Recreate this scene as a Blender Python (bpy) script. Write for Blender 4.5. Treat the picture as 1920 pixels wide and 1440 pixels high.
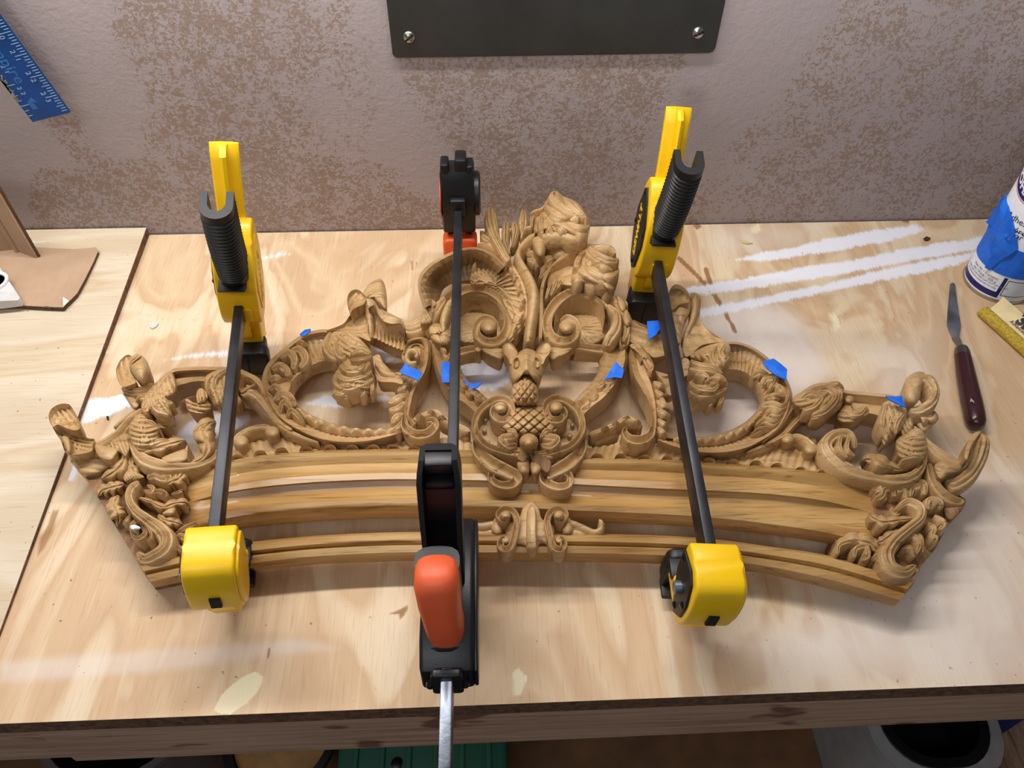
import bpy, bmesh, math, random
import numpy as np
from mathutils import Vector, Matrix
random.seed(7); RNG = np.random.default_rng(7)
SC = bpy.context.scene
COL = SC.collection
for o in list(bpy.data.objects): bpy.data.objects.remove(o)

# ------------------------------------------------------------------ camera
FPX = 1443.0; CAMH = 0.55            # focal length in pixels of the 1920 frame, height above the bench top (z = 0)
def _d(u, v):
    a = np.array([(u-960)/FPX, -(v-720)/FPX, -1.0]); return a/np.linalg.norm(a)
_Z = -_d(945, 1991)
_Y = _d(871, -919); _Y = _Y - _Z*_Y.dot(_Z); _Y /= np.linalg.norm(_Y)
_X = np.cross(_Y, _Z)
RW = np.array([_X, _Y, _Z])          # world = RW @ camera
cam_data = bpy.data.cameras.new('camera'); cam = bpy.data.objects.new('camera', cam_data); COL.objects.link(cam)
cam_data.sensor_fit = 'HORIZONTAL'; cam_data.sensor_width = 36.0; cam_data.lens = 36.0*FPX/1920.0
cam_data.clip_start = 0.01
M4 = Matrix(RW.tolist()).to_4x4(); M4.translation = (0, 0, CAMH); cam.matrix_world = M4
SC.camera = cam

# ------------------------------------------------------------------ light
SC.view_settings.view_transform = 'Standard'; SC.view_settings.look = 'None'
SC.view_settings.gamma = 1.0; SC.view_settings.use_curve_mapping = False
SC.view_settings.exposure = 0.05
wd = bpy.data.worlds.new('room'); SC.world = wd; wd.use_nodes = True
wd.node_tree.nodes['Background'].inputs[0].default_value = (0.90, 0.93, 1.0, 1); wd.node_tree.nodes['Background'].inputs[1].default_value = 0.15
def area(name, loc, rot, sx, sy, power, col):
    l = bpy.data.lights.new(name, 'AREA'); l.shape = 'RECTANGLE'; l.size = sx; l.size_y = sy; l.energy = power; l.color = col
    o = bpy.data.objects.new(name, l); COL.objects.link(o); o.location = loc; o.rotation_euler = rot; return o
area('shop_light_tube', (-0.26, 0.60, 0.80), (0, 0, 0), 1.0, 0.04, 8.9, (1.0, 0.985, 0.96))          # tube over the back of the bench
area('ceiling_light', (-0.5, -0.55, 1.35), (math.radians(30), 0, 0), 1.2, 0.3, 6.0, (0.95, 0.97, 1.0))
sp = bpy.data.lights.new('wall_fill_spot', 'SPOT'); sp.energy = 78; sp.color = (1.0, 0.99, 1.0); sp.spot_size = math.radians(70); sp.spot_blend = .35; sp.shadow_soft_size = .12   # added spot behind the camera, cone shaped to brighten only the upper wall
so = bpy.data.objects.new('wall_fill_spot', sp); COL.objects.link(so); so.location = (-0.45, -0.95, 0.85); so.rotation_euler = (Vector((0.12, .7265, 1.24))-Vector(so.location)).to_track_quat('-Z', 'Y').to_euler(); so.scale = (1.7, 1, 1)

# ------------------------------------------------------------------ pixel <-> world
def ray(u, v): return RW @ np.array([(u-960)/FPX, -(v-720)/FPX, -1.0])
def P(u, v, h=0.0):
    r = ray(u, v); t = (h-CAMH)/r[2]; return np.array([r[0]*t, r[1]*t, h])
def PY(u, v, Y):
    r = ray(u, v); t = Y/r[1]; return np.array([r[0]*t, Y, CAMH+r[2]*t])
def proj(w):
    c = RW.T @ (np.asarray(w, float)-np.array([0, 0, CAMH])); return 960-FPX*c[0]/c[2], 720+FPX*c[1]/c[2]
def projv(W):
    c = (W-np.array([0, 0, CAMH])) @ RW; return np.stack([960-FPX*c[:, 0]/c[:, 2], 720+FPX*c[:, 1]/c[:, 2]], 1)
def Pv(px, h):                      # arrays
    d = np.stack([(px[:, 0]-960)/FPX, -(px[:, 1]-720)/FPX, -np.ones(len(px))], 1) @ RW.T
    t = (h-CAMH)/d[:, 2]; return np.stack([d[:, 0]*t, d[:, 1]*t, h*np.ones(len(px))], 1)

# ------------------------------------------------------------------ materials
def lin(c):
    return tuple(((x/255)/12.92 if x/255 <= .04045 else ((x/255+.055)/1.055)**2.4) for x in c)+(1.0,)
class NT:
    def __init__(s, name):
        s.m = bpy.data.materials.new(name); s.m.use_nodes = True; s.t = s.m.node_tree; s.b = s.t.nodes['Principled BSDF']
    def n(s, typ, **kw):
        x = s.t.nodes.new(typ)
        for k, v in kw.items(): setattr(x, k, v)
        return x
    def l(s, a, b): s.t.links.new(a, b)
    def coord(s, scale=(1, 1, 1), rot=(0, 0, 0), kind='Object', loc=(0, 0, 0)):
        c = s.n('ShaderNodeTexCoord'); mp = s.n('ShaderNodeMapping'); mp.inputs['Scale'].default_value = scale; mp.inputs['Rotation'].default_value = rot; mp.inputs['Location'].default_value = loc
        s.l(c.outputs[kind], mp.inputs[0]); return mp.outputs[0]
    def noise(s, vec, scale, detail=4, rough=.55, dist=0):
        x = s.n('ShaderNodeTexNoise'); x.inputs['Scale'].default_value = scale; x.inputs['Detail'].default_value = detail; x.inputs['Roughness'].default_value = rough; x.inputs['Distortion'].default_value = dist
        s.l(vec, x.inputs['Vector']); return x.outputs['Fac']
    def ramp(s, fac, stops):
        r = s.n('ShaderNodeValToRGB'); e = r.color_ramp.elements
        while len(e) < len(stops): e.new(0.5)
        for i, (p, c) in enumerate(stops): e[i].position = p; e[i].color = c if len(c) == 4 else lin(c)
        s.l(fac, r.inputs[0]); return r.outputs[0]
    def mix(s, fac, a, b, blend='MIX'):
        x = s.n('ShaderNodeMix', data_type='RGBA', blend_type=blend)
        if isinstance(fac, (int, float)): x.inputs[0].default_value = fac
        else: s.l(fac, x.inputs[0])
        for v, i in ((a, 6), (b, 7)):
            if isinstance(v, tuple): x.inputs[i].default_value = v
            else: s.l(v, x.inputs[i])
        return x.outputs[2]
    def math(s, op, a, b=0.0, c=None):
        x = s.n('ShaderNodeMath', operation=op)
        for i, v in enumerate((a, b) if c is None else (a, b, c)):
            if isinstance(v, (int, float)): x.inputs[i].default_value = v
            else: s.l(v, x.inputs[i])
        return x.outputs[0]
    def smooth(s, v, lo, hi):
        x = s.n('ShaderNodeMapRange', interpolation_type='SMOOTHSTEP'); s.l(v, x.inputs[0]); x.inputs[1].default_value = lo; x.inputs[2].default_value = hi; return x.outputs[0]
    def attr(s, name):
        x = s.n('ShaderNodeAttribute'); x.attribute_name = name; return x.outputs['Fac']
    def bump(s, h, strength, dist=.001):
        x = s.n('ShaderNodeBump'); x.inputs['Strength'].default_value = strength; x.inputs['Distance'].default_value = dist; s.l(h, x.inputs['Height']); s.l(x.outputs[0], s.b.inputs['Normal']); return x
    def col(s, c): s.l(c, s.b.inputs['Base Color'])
def plain(name, rgb, rough=.5, metal=0.0, var=.10, scale=60, spec=.5, bump=0.0):
    k = NT(name); v = k.coord(); nz = k.noise(v, scale, 4)
    a = tuple(max(0, c*(1-var)) for c in rgb); b = tuple(min(255, c*(1+var*.6)) for c in rgb)
    k.col(k.ramp(nz, [(.3, a), (.7, b)])); k.b.inputs['Roughness'].default_value = rough; k.b.inputs['Metallic'].default_value = metal; k.b.inputs['Specular IOR Level'].default_value = spec
    if bump: k.bump(k.noise(v, scale*6, 3), bump, .0006)
    return k.m

def mat_carved():
    k = NT('carved_oak'); v = k.coord((1, 1, 1))
    big = k.noise(v, 16, 3, .5); g = k.noise(k.coord((14, 170, 60)), 1.6, 5, .62, .6); spot = k.noise(v, 90, 4, .6)
    c = k.ramp(big, [(.32, (160, 126, 82)), (.52, (185, 150, 103)), (.7, (203, 170, 126))])
    c = k.mix(k.smooth(g, .52, .72), c, k.ramp(spot, [(.3, (118, 80, 42)), (.7, (154, 108, 60))]))
    c = k.mix(k.math('MULTIPLY', k.smooth(spot, .5, .72), .35), c, lin((202, 160, 104)))
    k.col(c); k.b.inputs['Specular IOR Level'].default_value = .42
    k.l(k.ramp(spot, [(.3, (.32, .32, .32, 1)), (.7, (.50, .50, .50, 1))]), k.b.inputs['Roughness'])
    h = k.math('ADD', k.math('MULTIPLY', g, .5), k.noise(v, 240, 3))
    k.bump(h, .42, .0014); return k.m
def mat_rail():
    k = NT('rail_oak'); v = k.coord((1, 1, 1))
    big = k.noise(k.coord((3, 14, 8)), 2.4, 3, .5, .4); g = k.noise(k.coord((9, 260, 160)), 1.5, 6, .65, .4)
    c = k.ramp(big, [(.3, (150, 108, 56)), (.5, (178, 137, 80)), (.72, (200, 163, 106))])
    c = k.mix(k.smooth(g, .50, .74), c, lin((128, 84, 40)))
    k.col(c); k.b.inputs['Roughness'].default_value = .33; k.b.inputs['Specular IOR Level'].default_value = .5
    k.bump(k.math('ADD', g, k.math('MULTIPLY', k.noise(v, 200, 2), .4)), .14, .001); return k.m
def mat_rawwood():
    k = NT('fresh_cut_wood'); v = k.coord((120, 30, 120)); c = k.ramp(k.noise(v, 1.5, 5, .6), [(.3, (100, 68, 42)), (.5, (138, 100, 66)), (.75, (168, 130, 92))])
    k.col(c); k.b.inputs['Roughness'].default_value = .8; k.bump(k.noise(v, 2.5, 5, .7), .6, .002); return k.m

# ------------------------------------------------------------------ objects and mesh helpers
def obj(name, verts, faces, mat, parent=None, smooth=40, loc=None):
    me = bpy.data.meshes.new(name); me.from_pydata([tuple(map(float, v)) for v in verts], [], [tuple(f) for f in faces]); 
    bm = bmesh.new(); bm.from_mesh(me); bmesh.ops.recalc_face_normals(bm, faces=bm.faces); bm.to_mesh(me); bm.free()
    me.materials.append(mat)
    if smooth is not None:
        me.shade_smooth()
        if smooth < 179: me.set_sharp_from_angle(angle=math.radians(smooth))
    o = bpy.data.objects.new(name, me); COL.objects.link(o)
    if parent is not None: o.parent = parent
    return o
def tag(o, label, cat=None, group=None, kind=None):
    if label: o['label'] = label
    if cat: o['category'] = cat
    if group: o['group'] = group
    if kind: o['kind'] = kind
    return o
def empty(name, loc, label, cat, group=None):
    o = bpy.data.objects.new(name, None); COL.objects.link(o); o.location = loc; o.empty_display_size = .03; return tag(o, label, cat, group)
def attach(o, parent):               # parent a world-placed mesh under an Empty without moving it
    o.parent = parent; o.matrix_parent_inverse = Matrix.Translation(-parent.location); return o
class MB:                            # collects geometry, builds one mesh
    def __init__(s): s.v = []; s.f = []
    def add(s, v, f):
        n = len(s.v); s.v += [tuple(map(float, p)) for p in v]; s.f += [tuple(i+n for i in q) for q in f]; return s
    def box(s, c, d, M=None, bev=0.0):
        x, y, z = (d[0]/2, d[1]/2, d[2]/2)
        if bev <= 0:
            V = [(sx*x, sy*y, sz*z) for sx in (-1, 1) for sy in (-1, 1) for sz in (-1, 1)]
            F = [(0, 1, 3, 2), (4, 6, 7, 5), (0, 4, 5, 1), (2, 3, 7, 6), (0, 2, 6, 4), (1, 5, 7, 3)]
        else:
            bm = bmesh.new(); bmesh.ops.create_cube(bm, size=1.0)
            for q in bm.verts: q.co = Vector((q.co.x*2*x, q.co.y*2*y, q.co.z*2*z))
            bmesh.ops.bevel(bm, geom=list(bm.edges), offset=bev, segments=2, affect='EDGES', profile=.5)
            bm.verts.index_update(); V = [tuple(q.co) for q in bm.verts]; F = [tuple(q.index for q in fc.verts) for fc in bm.faces]; bm.free()
        V = [Vector(p) for p in V]
        if M is not None: V = [M @ p for p in V]
        V = [(p[0]+c[0], p[1]+c[1], p[2]+c[2]) for p in V]
        return s.add(V, F)
    def prism(s, poly, lo, hi, axis=2, bev=0.0, M=None):   # poly in the two other axes, extruded along axis
        bm = bmesh.new(); vs = [bm.verts.new((p[0], p[1], lo)) for p in poly]; f = bm.faces.new(vs)
        r = bmesh.ops.extrude_face_region(bm, geom=[f]); 
        for q in r['geom']:
            if isinstance(q, bmesh.types.BMVert): q.co.z = hi
        if bev > 0:
            ed = [e for e in bm.edges if abs(e.verts[0].co.z-e.verts[1].co.z) < 1e-9]
            bmesh.ops.bevel(bm, geom=ed, offset=bev, segments=3, affect='EDGES', profile=.5)
        bm.verts.index_update(); V = [q.co.copy() for q in bm.verts]; F = [tuple(q.index for q in fc.verts) for fc in bm.faces]; bm.free()
        if axis == 0: V = [Vector((p.z, p.x, p.y)) for p in V]
        elif axis == 1: V = [Vector((p.x, p.z, p.y)) for p in V]
        if M is not None: V = [M @ p for p in V]
        return s.add(V, F)
    def tube(s, pts, r, n=10, cap=True):
        pts = [Vector(p) for p in pts]; R = r if hasattr(r, '__len__') else [r]*len(pts); V = []; F = []
        up = Vector((0, 0, 1)); 
        for i, p in enumerate(pts):
            t = (pts[min(i+1, len(pts)-1)]-pts[max(i-1, 0)]).normalized(); a = up if abs(t.dot(up)) < .95 else Vector((1, 0, 0))
            x = t.cross(a).normalized(); y = x.cross(t).normalized()
            for j in range(n):
                g = 2*math.pi*j/n; V.append(p+x*math.cos(g)*R[i]+y*math.sin(g)*R[i])
        for i in range(len(pts)-1):
            for j in range(n): F.append((i*n+j, i*n+(j+1) % n, (i+1)*n+(j+1) % n, (i+1)*n+j))
        if cap: F.append(tuple(range(n))); F.append(tuple((len(pts)-1)*n+j for j in range(n)))
        return s.add(V, F)
    def lathe(s, prof, c=(0, 0, 0), n=32, M=None):
        V = []; F = []
        for (r, z) in prof:
            for j in range(n):
                g = 2*math.pi*j/n; V.append(Vector((r*math.cos(g), r*math.sin(g), z)))
        for i in range(len(prof)-1):
            for j in range(n): F.append((i*n+j, i*n+(j+1) % n, (i+1)*n+(j+1) % n, (i+1)*n+j))
        F.append(tuple(range(n))); F.append(tuple((len(prof)-1)*n+j for j in range(n)))
        if M is not None: V = [M @ p for p in V]
        V = [(p[0]+c[0], p[1]+c[1], p[2]+c[2]) for p in V]
        return s.add(V, F)
    def build(s, name, mat, parent=None, smooth=35): return obj(name, s.v, s.f, mat, parent, smooth)
def text_geo(txt, size, depth=.0001, bold=0.0, shear=0.0, align='LEFT'):
    c = bpy.data.curves.new('t', 'FONT'); c.body = txt; c.size = size; c.extrude = depth; c.offset = bold; c.shear = shear; c.align_x = align; c.resolution_u = 3
    o = bpy.data.objects.new('t', c); COL.objects.link(o); dg = bpy.context.evaluated_depsgraph_get(); me = bpy.data.meshes.new_from_object(o.evaluated_get(dg))
    V = [tuple(q.co) for q in me.vertices]; F = [tuple(p.vertices) for p in me.polygons]
    bpy.data.objects.remove(o); bpy.data.curves.remove(c); bpy.data.meshes.remove(me); return V, F

# 2D numpy helpers
def poly_sd(pts, poly):              # signed distance, positive inside
    poly = np.asarray(poly, float); d = np.full(len(pts), 1e9); ins = np.zeros(len(pts), bool); n = len(poly)
    for i in range(n):
        a = poly[i]; b = poly[(i+1) % n]; e = b-a; w = pts-a; t = np.clip((w@e)/max(e@e, 1e-12), 0, 1)
        d = np.minimum(d, np.hypot(*(w-t[:, None]*e).T))
        c = ((a[1] <= pts[:, 1]) != (b[1] <= pts[:, 1])) & (((b[0]-a[0])*(pts[:, 1]-a[1])-(pts[:, 0]-a[0])*(b[1]-a[1]) > 0) == (b[1] > a[1]))
        ins ^= c
    return np.where(ins, d, -d)
def seg_d(pts, a, b):
    a = np.array(a, float); b = np.array(b, float); e = b-a; w = pts-a; t = np.clip((w@e)/(e@e), 0, 1); return np.hypot(*(w-t[:, None]*e).T)
def sst(x, lo, hi):
    t = np.clip((x-lo)/(hi-lo), 0, 1); return t*t*(3-2*t)
def zm(z, pts): return [(z[0]+x/z[2], z[1]+y/z[2]) for x, y in pts]

# ------------------------------------------------------------------ the setting
WALLY = 0.7265
def grid_sheet(name, us, vs, fn, mat, attrs, parent=None):
    U, V = np.meshgrid(us, vs); n = len(us); m = len(vs)
    W = fn(U.ravel(), V.ravel()); F = [(j*n+i, j*n+i+1, (j+1)*n+i+1, (j+1)*n+i) for j in range(m-1) for i in range(n-1)]
    me = bpy.data.meshes.new(name); me.from_pydata(W.tolist(), [], F); me.materials.append(mat)
    px = projv(W)
    for k, f in attrs.items():
        a = me.attributes.new(k, 'FLOAT', 'POINT'); a.data.foreach_set('value', f(px, W).astype(np.float32))
    o = bpy.data.objects.new(name, me); COL.objects.link(o)
    if parent: o.parent = parent
    return o
def mat_wall():
    k = NT('sponged_wall_paint'); v = k.coord()
    s = k.noise(v, 215, 3, .55, 1.2); s2 = k.noise(v, 34, 2, .5)
    fine = k.noise(v, 330, 3)
    base = k.ramp(k.noise(v, 9, 2), [(.3, (162, 150, 150)), (.7, (170, 157, 156))])
    f = k.math('ADD', s, k.math('MULTIPLY', k.math('SUBTRACT', s2, .5), .35))
    sa = k.attr('sponge'); f = k.math('ADD', f, k.math('MULTIPLY', k.math('SUBTRACT', sa, 1.0), .13))
    f = k.math('MULTIPLY', k.smooth(f, .475, .515), k.smooth(k.math('ADD', sa, k.math('MULTIPLY', k.math('SUBTRACT', s2, .5), .4)), .12, .55))
    k.col(k.mix(k.math('MULTIPLY', f, .8), base, lin((142, 121, 106)))); k.b.inputs['Roughness'].default_value = .62; k.b.inputs['Specular IOR Level'].default_value = .3
    k.bump(k.math('ADD', k.noise(v, 170, 4, .6), k.math('MULTIPLY', fine, .4)), .35, .0016); return k.m
def sponge(px, W):
    m = np.zeros(len(px))
    for poly, st in [([(190, -200), (215, 60), (285, 190), (265, 300), (60, 320), (60, 440), (560, 450), (900, 440), (760, 330), (590, 270), (545, 160), (660, 90), (640, -200)], 1.0),
                     ([(560, 60), (720, 60), (700, 330), (560, 330)], .42),
                     ([(745, 95), (770, 180), (870, 310), (900, 430), (1180, 430), (1210, 260), (1290, 100)], .95),
                     ([(1545, -200), (1560, 20), (1470, 150), (1360, 290), (1220, 440), (2200, 440), (2200, -200)], .66),
                     ([(0, 130), (60, 200), (110, 270), (170, 330), (230, 330), (100, 170), (20, 60)], .9)]:
        m = np.maximum(m, st*sst(poly_sd(px, poly), -26, 26))
    return m
wall = grid_sheet('wall_back', np.linspace(-1.3, 1.4, 271), np.linspace(-.95, 1.7, 200), lambda a, b: np.stack([a, np.full_like(a, WALLY), b], 1), mat_wall(), {'sponge': sponge})
wall['kind'] = 'structure'
fl = MB().box((0, .0, -.94), (3.2, 2.6, .04)).build('floor', plain('concrete_floor', (92, 84, 76), .8, bump=.3), smooth=None); fl['kind'] = 'structure'

# ------------------------------------------------------------------ the bench
ZA = (1250, 380, 2.866); ZG = (80, 650, 7.2); ZH = (300, 650, 7.2); ZB_ = (420, 500, 3.6); ZD = (740, 620, 3.0)
WHITE = [(zm(ZA, [(380, 305), (560, 262), (700, 238), (850, 200), (1100, 155), (1350, 120), (1375, 150), (1180, 205), (1000, 235), (900, 262), (780, 272), (640, 300), (500, 312)]), 1),
         (zm(ZA, [(60, 470), (400, 412), (560, 380), (750, 345), (900, 330), (1300, 250), (1700, 185), (1720, 240), (1300, 312), (1000, 370), (700, 420), (450, 460), (200, 492)]), 1),
         (zm(ZA, [(160, 575), (400, 530), (600, 490), (900, 430), (1100, 375), (1400, 312), (1680, 262), (1580, 330), (1380, 372), (1100, 430), (850, 480), (600, 530), (350, 588), (180, 615)]), .95),
         (zm(ZG, [(640, 730), (700, 705), (950, 700), (1080, 655), (1260, 780), (1100, 840), (860, 930), (590, 1020), (540, 1010)]), 1),
         (zm(ZH, [(60, 190), (400, 90), (900, 40), (960, 130), (600, 145), (250, 170)]), .75),
         (zm(ZH, [(150, 1230), (400, 1010), (700, 900), (1000, 850), (1200, 880), (1250, 980), (1050, 1120), (500, 1310), (300, 1350)]), .72),
         (zm(ZB_, [(540, 925), (680, 870), (900, 850), (1100, 865), (1140, 900), (900, 925), (760, 952), (600, 935)]), .8),
         (zm(ZB_, [(990, 550), (1060, 530), (1210, 580), (1200, 625), (1050, 645), (980, 600)]), 1),
         (zm(ZD, [(360, 210), (480, 150), (640, 170), (650, 300), (560, 340), (420, 330)]), .68),
         (zm(ZD, [(0, 130), (60, 110), (30, 170), (0, 200)]), .8),
         ([(455, 486), (530, 470), (548, 476), (520, 486), (470, 492)], .6),
         ([(150, 880), (135, 870), (128, 900), (140, 905)], .9)]
WASH = [([(1290, 590), (1440, 560), (1500, 600), (1560, 700), (1480, 760), (1400, 760), (1290, 720)], .75, 30),
        ([(1380, 700), (1430, 720), (1420, 800), (1290, 850), (1280, 760)], .8, 25),
        ([(1560, 960), (1700, 820), (1920, 880), (1980, 1290), (1500, 1300), (1330, 1200), (1560, 1140)], .55, 90),
        ([(1500, 740), (1660, 760), (1660, 830), (1500, 820)], .6, 25),
        ([(1600, 640), (1760, 620), (1780, 760), (1640, 760)], .34, 50),
        ([(0, 1240), (560, 1196), (640, 1215), (300, 1262), (0, 1282)], .38, 14),
        ([(1320, 420), (1560, 415), (1480, 470), (1330, 480)], .35, 25)]
PUTTY = [([(398, 1334), (418, 1300), (452, 1270), (480, 1258), (496, 1268), (488, 1292), (462, 1320), (430, 1340)], 1, 4),
         ([(960, 1262), (972, 1252), (988, 1270), (980, 1300), (962, 1308)], .8, 5), ([(1548, 585), (1575, 578), (1590, 606), (1562, 625)], .62, 14), ([(1405, 425), (1425, 418), (1430, 434), (1410, 440)], .6, 6),
         ([(170, 655), (200, 650), (206, 662), (180, 666)], .9, 4), ([(40, 935), (100, 922), (102, 938), (60, 950)], .5, 8), ([(1440, 640), (1500, 650), (1490, 700), (1450, 690)], .3, 20)]
STAIN = [([(112, 955), (98, 955), (88, 985), (72, 1010), (66, 1050), (84, 1030), (100, 1000)], .75, 6), ([(1298, 422), (1310, 418), (1318, 425), (1306, 432)], .9, 3), ([(1688, 410), (1706, 410), (1704, 420), (1690, 416)], .9, 3),
         ([(718, 1155), (745, 1144), (766, 1133), (764, 1146), (752, 1164), (745, 1152)], .9, 3), ([(188, 1128), (176, 1133), (180, 1128)], .9, 3), ([(768, 488), (776, 488), (776, 508), (770, 506)], .7, 2), ([(779, 490), (783, 490), (786, 520), (782, 512)], .7, 2),
         ([(500, 1215), (506, 1215), (506, 1246), (503, 1248)], .9, 2), ([(1480, 690), (1560, 680), (1570, 740), (1500, 740)], .28, 25), ([(1100, 720), (1180, 730), (1220, 780), (1140, 780)], .4, 25), ([(1530, 470), (1600, 460), (1560, 490), (1520, 500)], .45, 10), ([(1000, 770), (1060, 740), (1080, 760), (1030, 790)], .2, 10)]
LINES = [((1273, 484), (1310, 520), 4.5), ((1310, 520), (1345, 560), 4.5), ((1345, 560), (1379, 622), 4), ((1324, 506), (1336, 545), 6), ((1336, 545), (1352, 575), 5)]
def m_white(px, W):
    m = np.zeros(len(px))
    for poly, st in WHITE: m = np.maximum(m, st*sst(poly_sd(px, poly), -11, 13))
    return m
def m_soft(L):
    def f(px, W):
        m = np.zeros(len(px))
        for poly, st, s in L: m = np.maximum(m, st*sst(poly_sd(px, poly), -s, s))
        return m
    return f
def m_stain(px, W):
    m = m_soft(STAIN)(px, W)
    for a, b, w in LINES: m = np.maximum(m, sst(-seg_d(px, a, b), -w*1.3, -w*.5))
    return m
def m_red(px, W): return sst(px[:, 0], 900, 1700)*sst(px[:, 1], 600, 1150)
def mat_ply(name, along_x=False):
    k = NT(name)
    if along_x: cs = (1.6, 7, 1); gs = (20, 520, 1); ro = 0
    else: cs = (7.5, 3.0, 1); gs = (620, 26, 1); ro = -.05
    v = k.coord(cs, (0, 0, ro if along_x else -.55)); band = k.noise(v, 1.25, 3, .5, 1.2)
    gr = k.noise(k.coord(gs, (0, 0, ro)), 1.0, 5, .7, .3); fl = k.noise(k.coord((gs[0]*.25, gs[1]*.25, 1), (0, 0, ro)), 1.0, 4, .6, .5)
    bl = k.noise(k.coord(), 14, 4, .6)
    if along_x: st = [(.34, (192, 168, 136)), (.44, (208, 190, 162)), (.50, (198, 176, 146)), (.56, (212, 197, 174)), (.66, (200, 182, 156))]
    else: st = [(.36, (200, 167, 132)), (.42, (215, 187, 152)), (.47, (206, 174, 138)), (.52, (200, 167, 131)), (.56, (218, 194, 161)), (.64, (223, 202, 173)), (.69, (206, 175, 140))]
    c = k.ramp(band, st)
    c = k.mix(k.math('MULTIPLY', k.smooth(gr, .50, .72), .45), c, lin((176, 134, 92)))
    c = k.mix(k.math('MULTIPLY', k.smooth(fl, .56, .72), .28), c, lin((238, 218, 182)))
    br = k.math('ADD', k.math('MULTIPLY', k.math('SUBTRACT', gr, .5), .9), k.math('MULTIPLY', k.math('SUBTRACT', bl, .5), .9))
    br2 = k.math('ADD', k.math('MULTIPLY', k.math('SUBTRACT', gr, .5), 2.0), k.math('ADD', k.math('MULTIPLY', k.math('SUBTRACT', k.noise(k.coord((90, 22, 1), (0, 0, ro)), 1.0, 4, .65), .5), 1.8), k.math('MULTIPLY', k.math('SUBTRACT', bl, .5), .9)))
    if not along_x:
        c = k.mix(k.math('MULTIPLY', k.smooth(k.math('ADD', k.attr('wash'), k.math('MULTIPLY', br, .35)), .0, .75), .72), c, lin((226, 216, 210)))
        c = k.mix(k.math('MULTIPLY', k.smooth(k.math('ADD', k.attr('stain'), k.math('MULTIPLY', br, .45)), .25, .9), .85), c, lin((140, 92, 44)))
        sp = k.noise(k.coord((1, .55, 1)), 120, 3, .6)
        c = k.mix(k.math('MULTIPLY', k.math('MULTIPLY', k.smooth(sp, .68, .74), k.attr('red')), .6), c, lin((130, 72, 58)))
        c = k.mix(k.math('MULTIPLY', k.smooth(k.math('ADD', k.attr('putty'), k.math('MULTIPLY', k.math('MULTIPLY', br2, .7), k.smooth(k.attr('putty'), 0, .3))), .3, .75), .85), c, lin((234, 222, 186)))
        c = k.mix(k.math('MULTIPLY', k.smooth(k.math('ADD', k.attr('white'), k.math('MULTIPLY', k.math('MULTIPLY', br2, .5), k.smooth(k.attr('white'), 0, .3))), .20, .58), .92), c, lin((236, 237, 246)))
    sp2 = k.noise(k.coord(), 210, 2, .5)
    c = k.mix(k.math('MULTIPLY', k.smooth(sp2, .735, .76), .7), c, lin((96, 66, 44)))
    k.col(c); k.b.inputs['Roughness'].default_value = .6; k.b.inputs['Specular IOR Level'].default_value = .3
    k.bump(k.math('ADD', gr, bl), .12, .0008); return k.m
bench = empty('workbench', (0, .45, -.9), 'plywood workbench with paint-streaked top and pine front apron', 'workbench')
PLYM = mat_ply('old_plywood'); PLYL = mat_ply('pale_plywood', True)
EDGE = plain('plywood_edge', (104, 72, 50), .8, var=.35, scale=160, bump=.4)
SB = P(283, 445)[:2]; SF = P(0, 1205)[:2]; SLP = (SB[0]-SF[0])/(SB[1]-SF[1])
def seam(y): return SB[0]+(y-SB[1])*SLP
FY = .187; BY = .7245
top = grid_sheet('bench_top', np.linspace(0, 1, 640), np.linspace(FY, BY, 270), lambda a, b: np.stack([(seam(b)-.005)+a*(1.155-seam(b)), b, np.zeros_like(a)], 1), PLYM,
                 {'white': m_white, 'wash': m_soft(WASH), 'putty': m_soft(PUTTY), 'stain': m_stain, 'red': m_red})
attach(top, bench)
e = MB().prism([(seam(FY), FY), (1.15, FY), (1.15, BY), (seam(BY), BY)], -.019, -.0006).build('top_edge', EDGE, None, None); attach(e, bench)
# the neighbouring board sits a little higher and shows its sawn edge along the seam
LZ = .0095
def lz(y): return .0022+.0080*(y-FY)/(BY-FY)
def lboard(y): return seam(y)-.0012-.0015*(y-FY)/(BY-FY)
def wedge(name, x0, d0, d1, mat):
    q = [(x0, FY), (lboard(FY), FY), (lboard(BY), BY), (x0, BY)]
    o = MB().add([(x, y, lz(y)-d0) for x, y in q]+[(x, y, lz(y)-d1) for x, y in q], [(0, 1, 2, 3), (7, 6, 5, 4), (0, 4, 5, 1), (1, 5, 6, 2), (2, 6, 7, 3), (3, 7, 4, 0)]).build(name, mat, None, None); attach(o, bench)
wedge('top_edge', -1.2, .020, .0006, EDGE); wedge('bench_top', -1.2, .0006, 0.0, PLYL)
def mat_pine():
    k = NT('apron_pine'); g = k.noise(k.coord((6, 40, 150)), 1.2, 5, .65, .7); kn = k.noise(k.coord((16, 1, 42)), 1.0, 2, .4)
    c = k.ramp(g, [(.32, (150, 114, 90)), (.55, (182, 146, 120)), (.75, (198, 162, 134))])
    c = k.mix(k.math('MULTIPLY', k.smooth(kn, .63, .70), .8), c, lin((92, 50, 28)))
    k.col(c); k.b.inputs['Roughness'].default_value = .6; k.bump(g, .2, .001); return k.m
PINE = mat_pine()
XA = P(42, 1434)[0]-.012
a1 = MB().prism([(XA, -.0195), (1.15, -.0195), (1.15, -.074), (XA, -.092)], FY+.001, FY+.02, axis=1).build('apron', PINE, None, None); attach(a1, bench)
a2 = MB().prism([(-1.2, -.0205), (XA-.002, -.0205), (XA-.002, -.092), (-1.2, -.10)], FY+.004, FY+.022, axis=1).build('apron', PINE, None, None); attach(a2, bench)
SHELF = plain('shelf_plywood', (120, 82, 50), .6, var=.25, scale=14, bump=.2)
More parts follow.
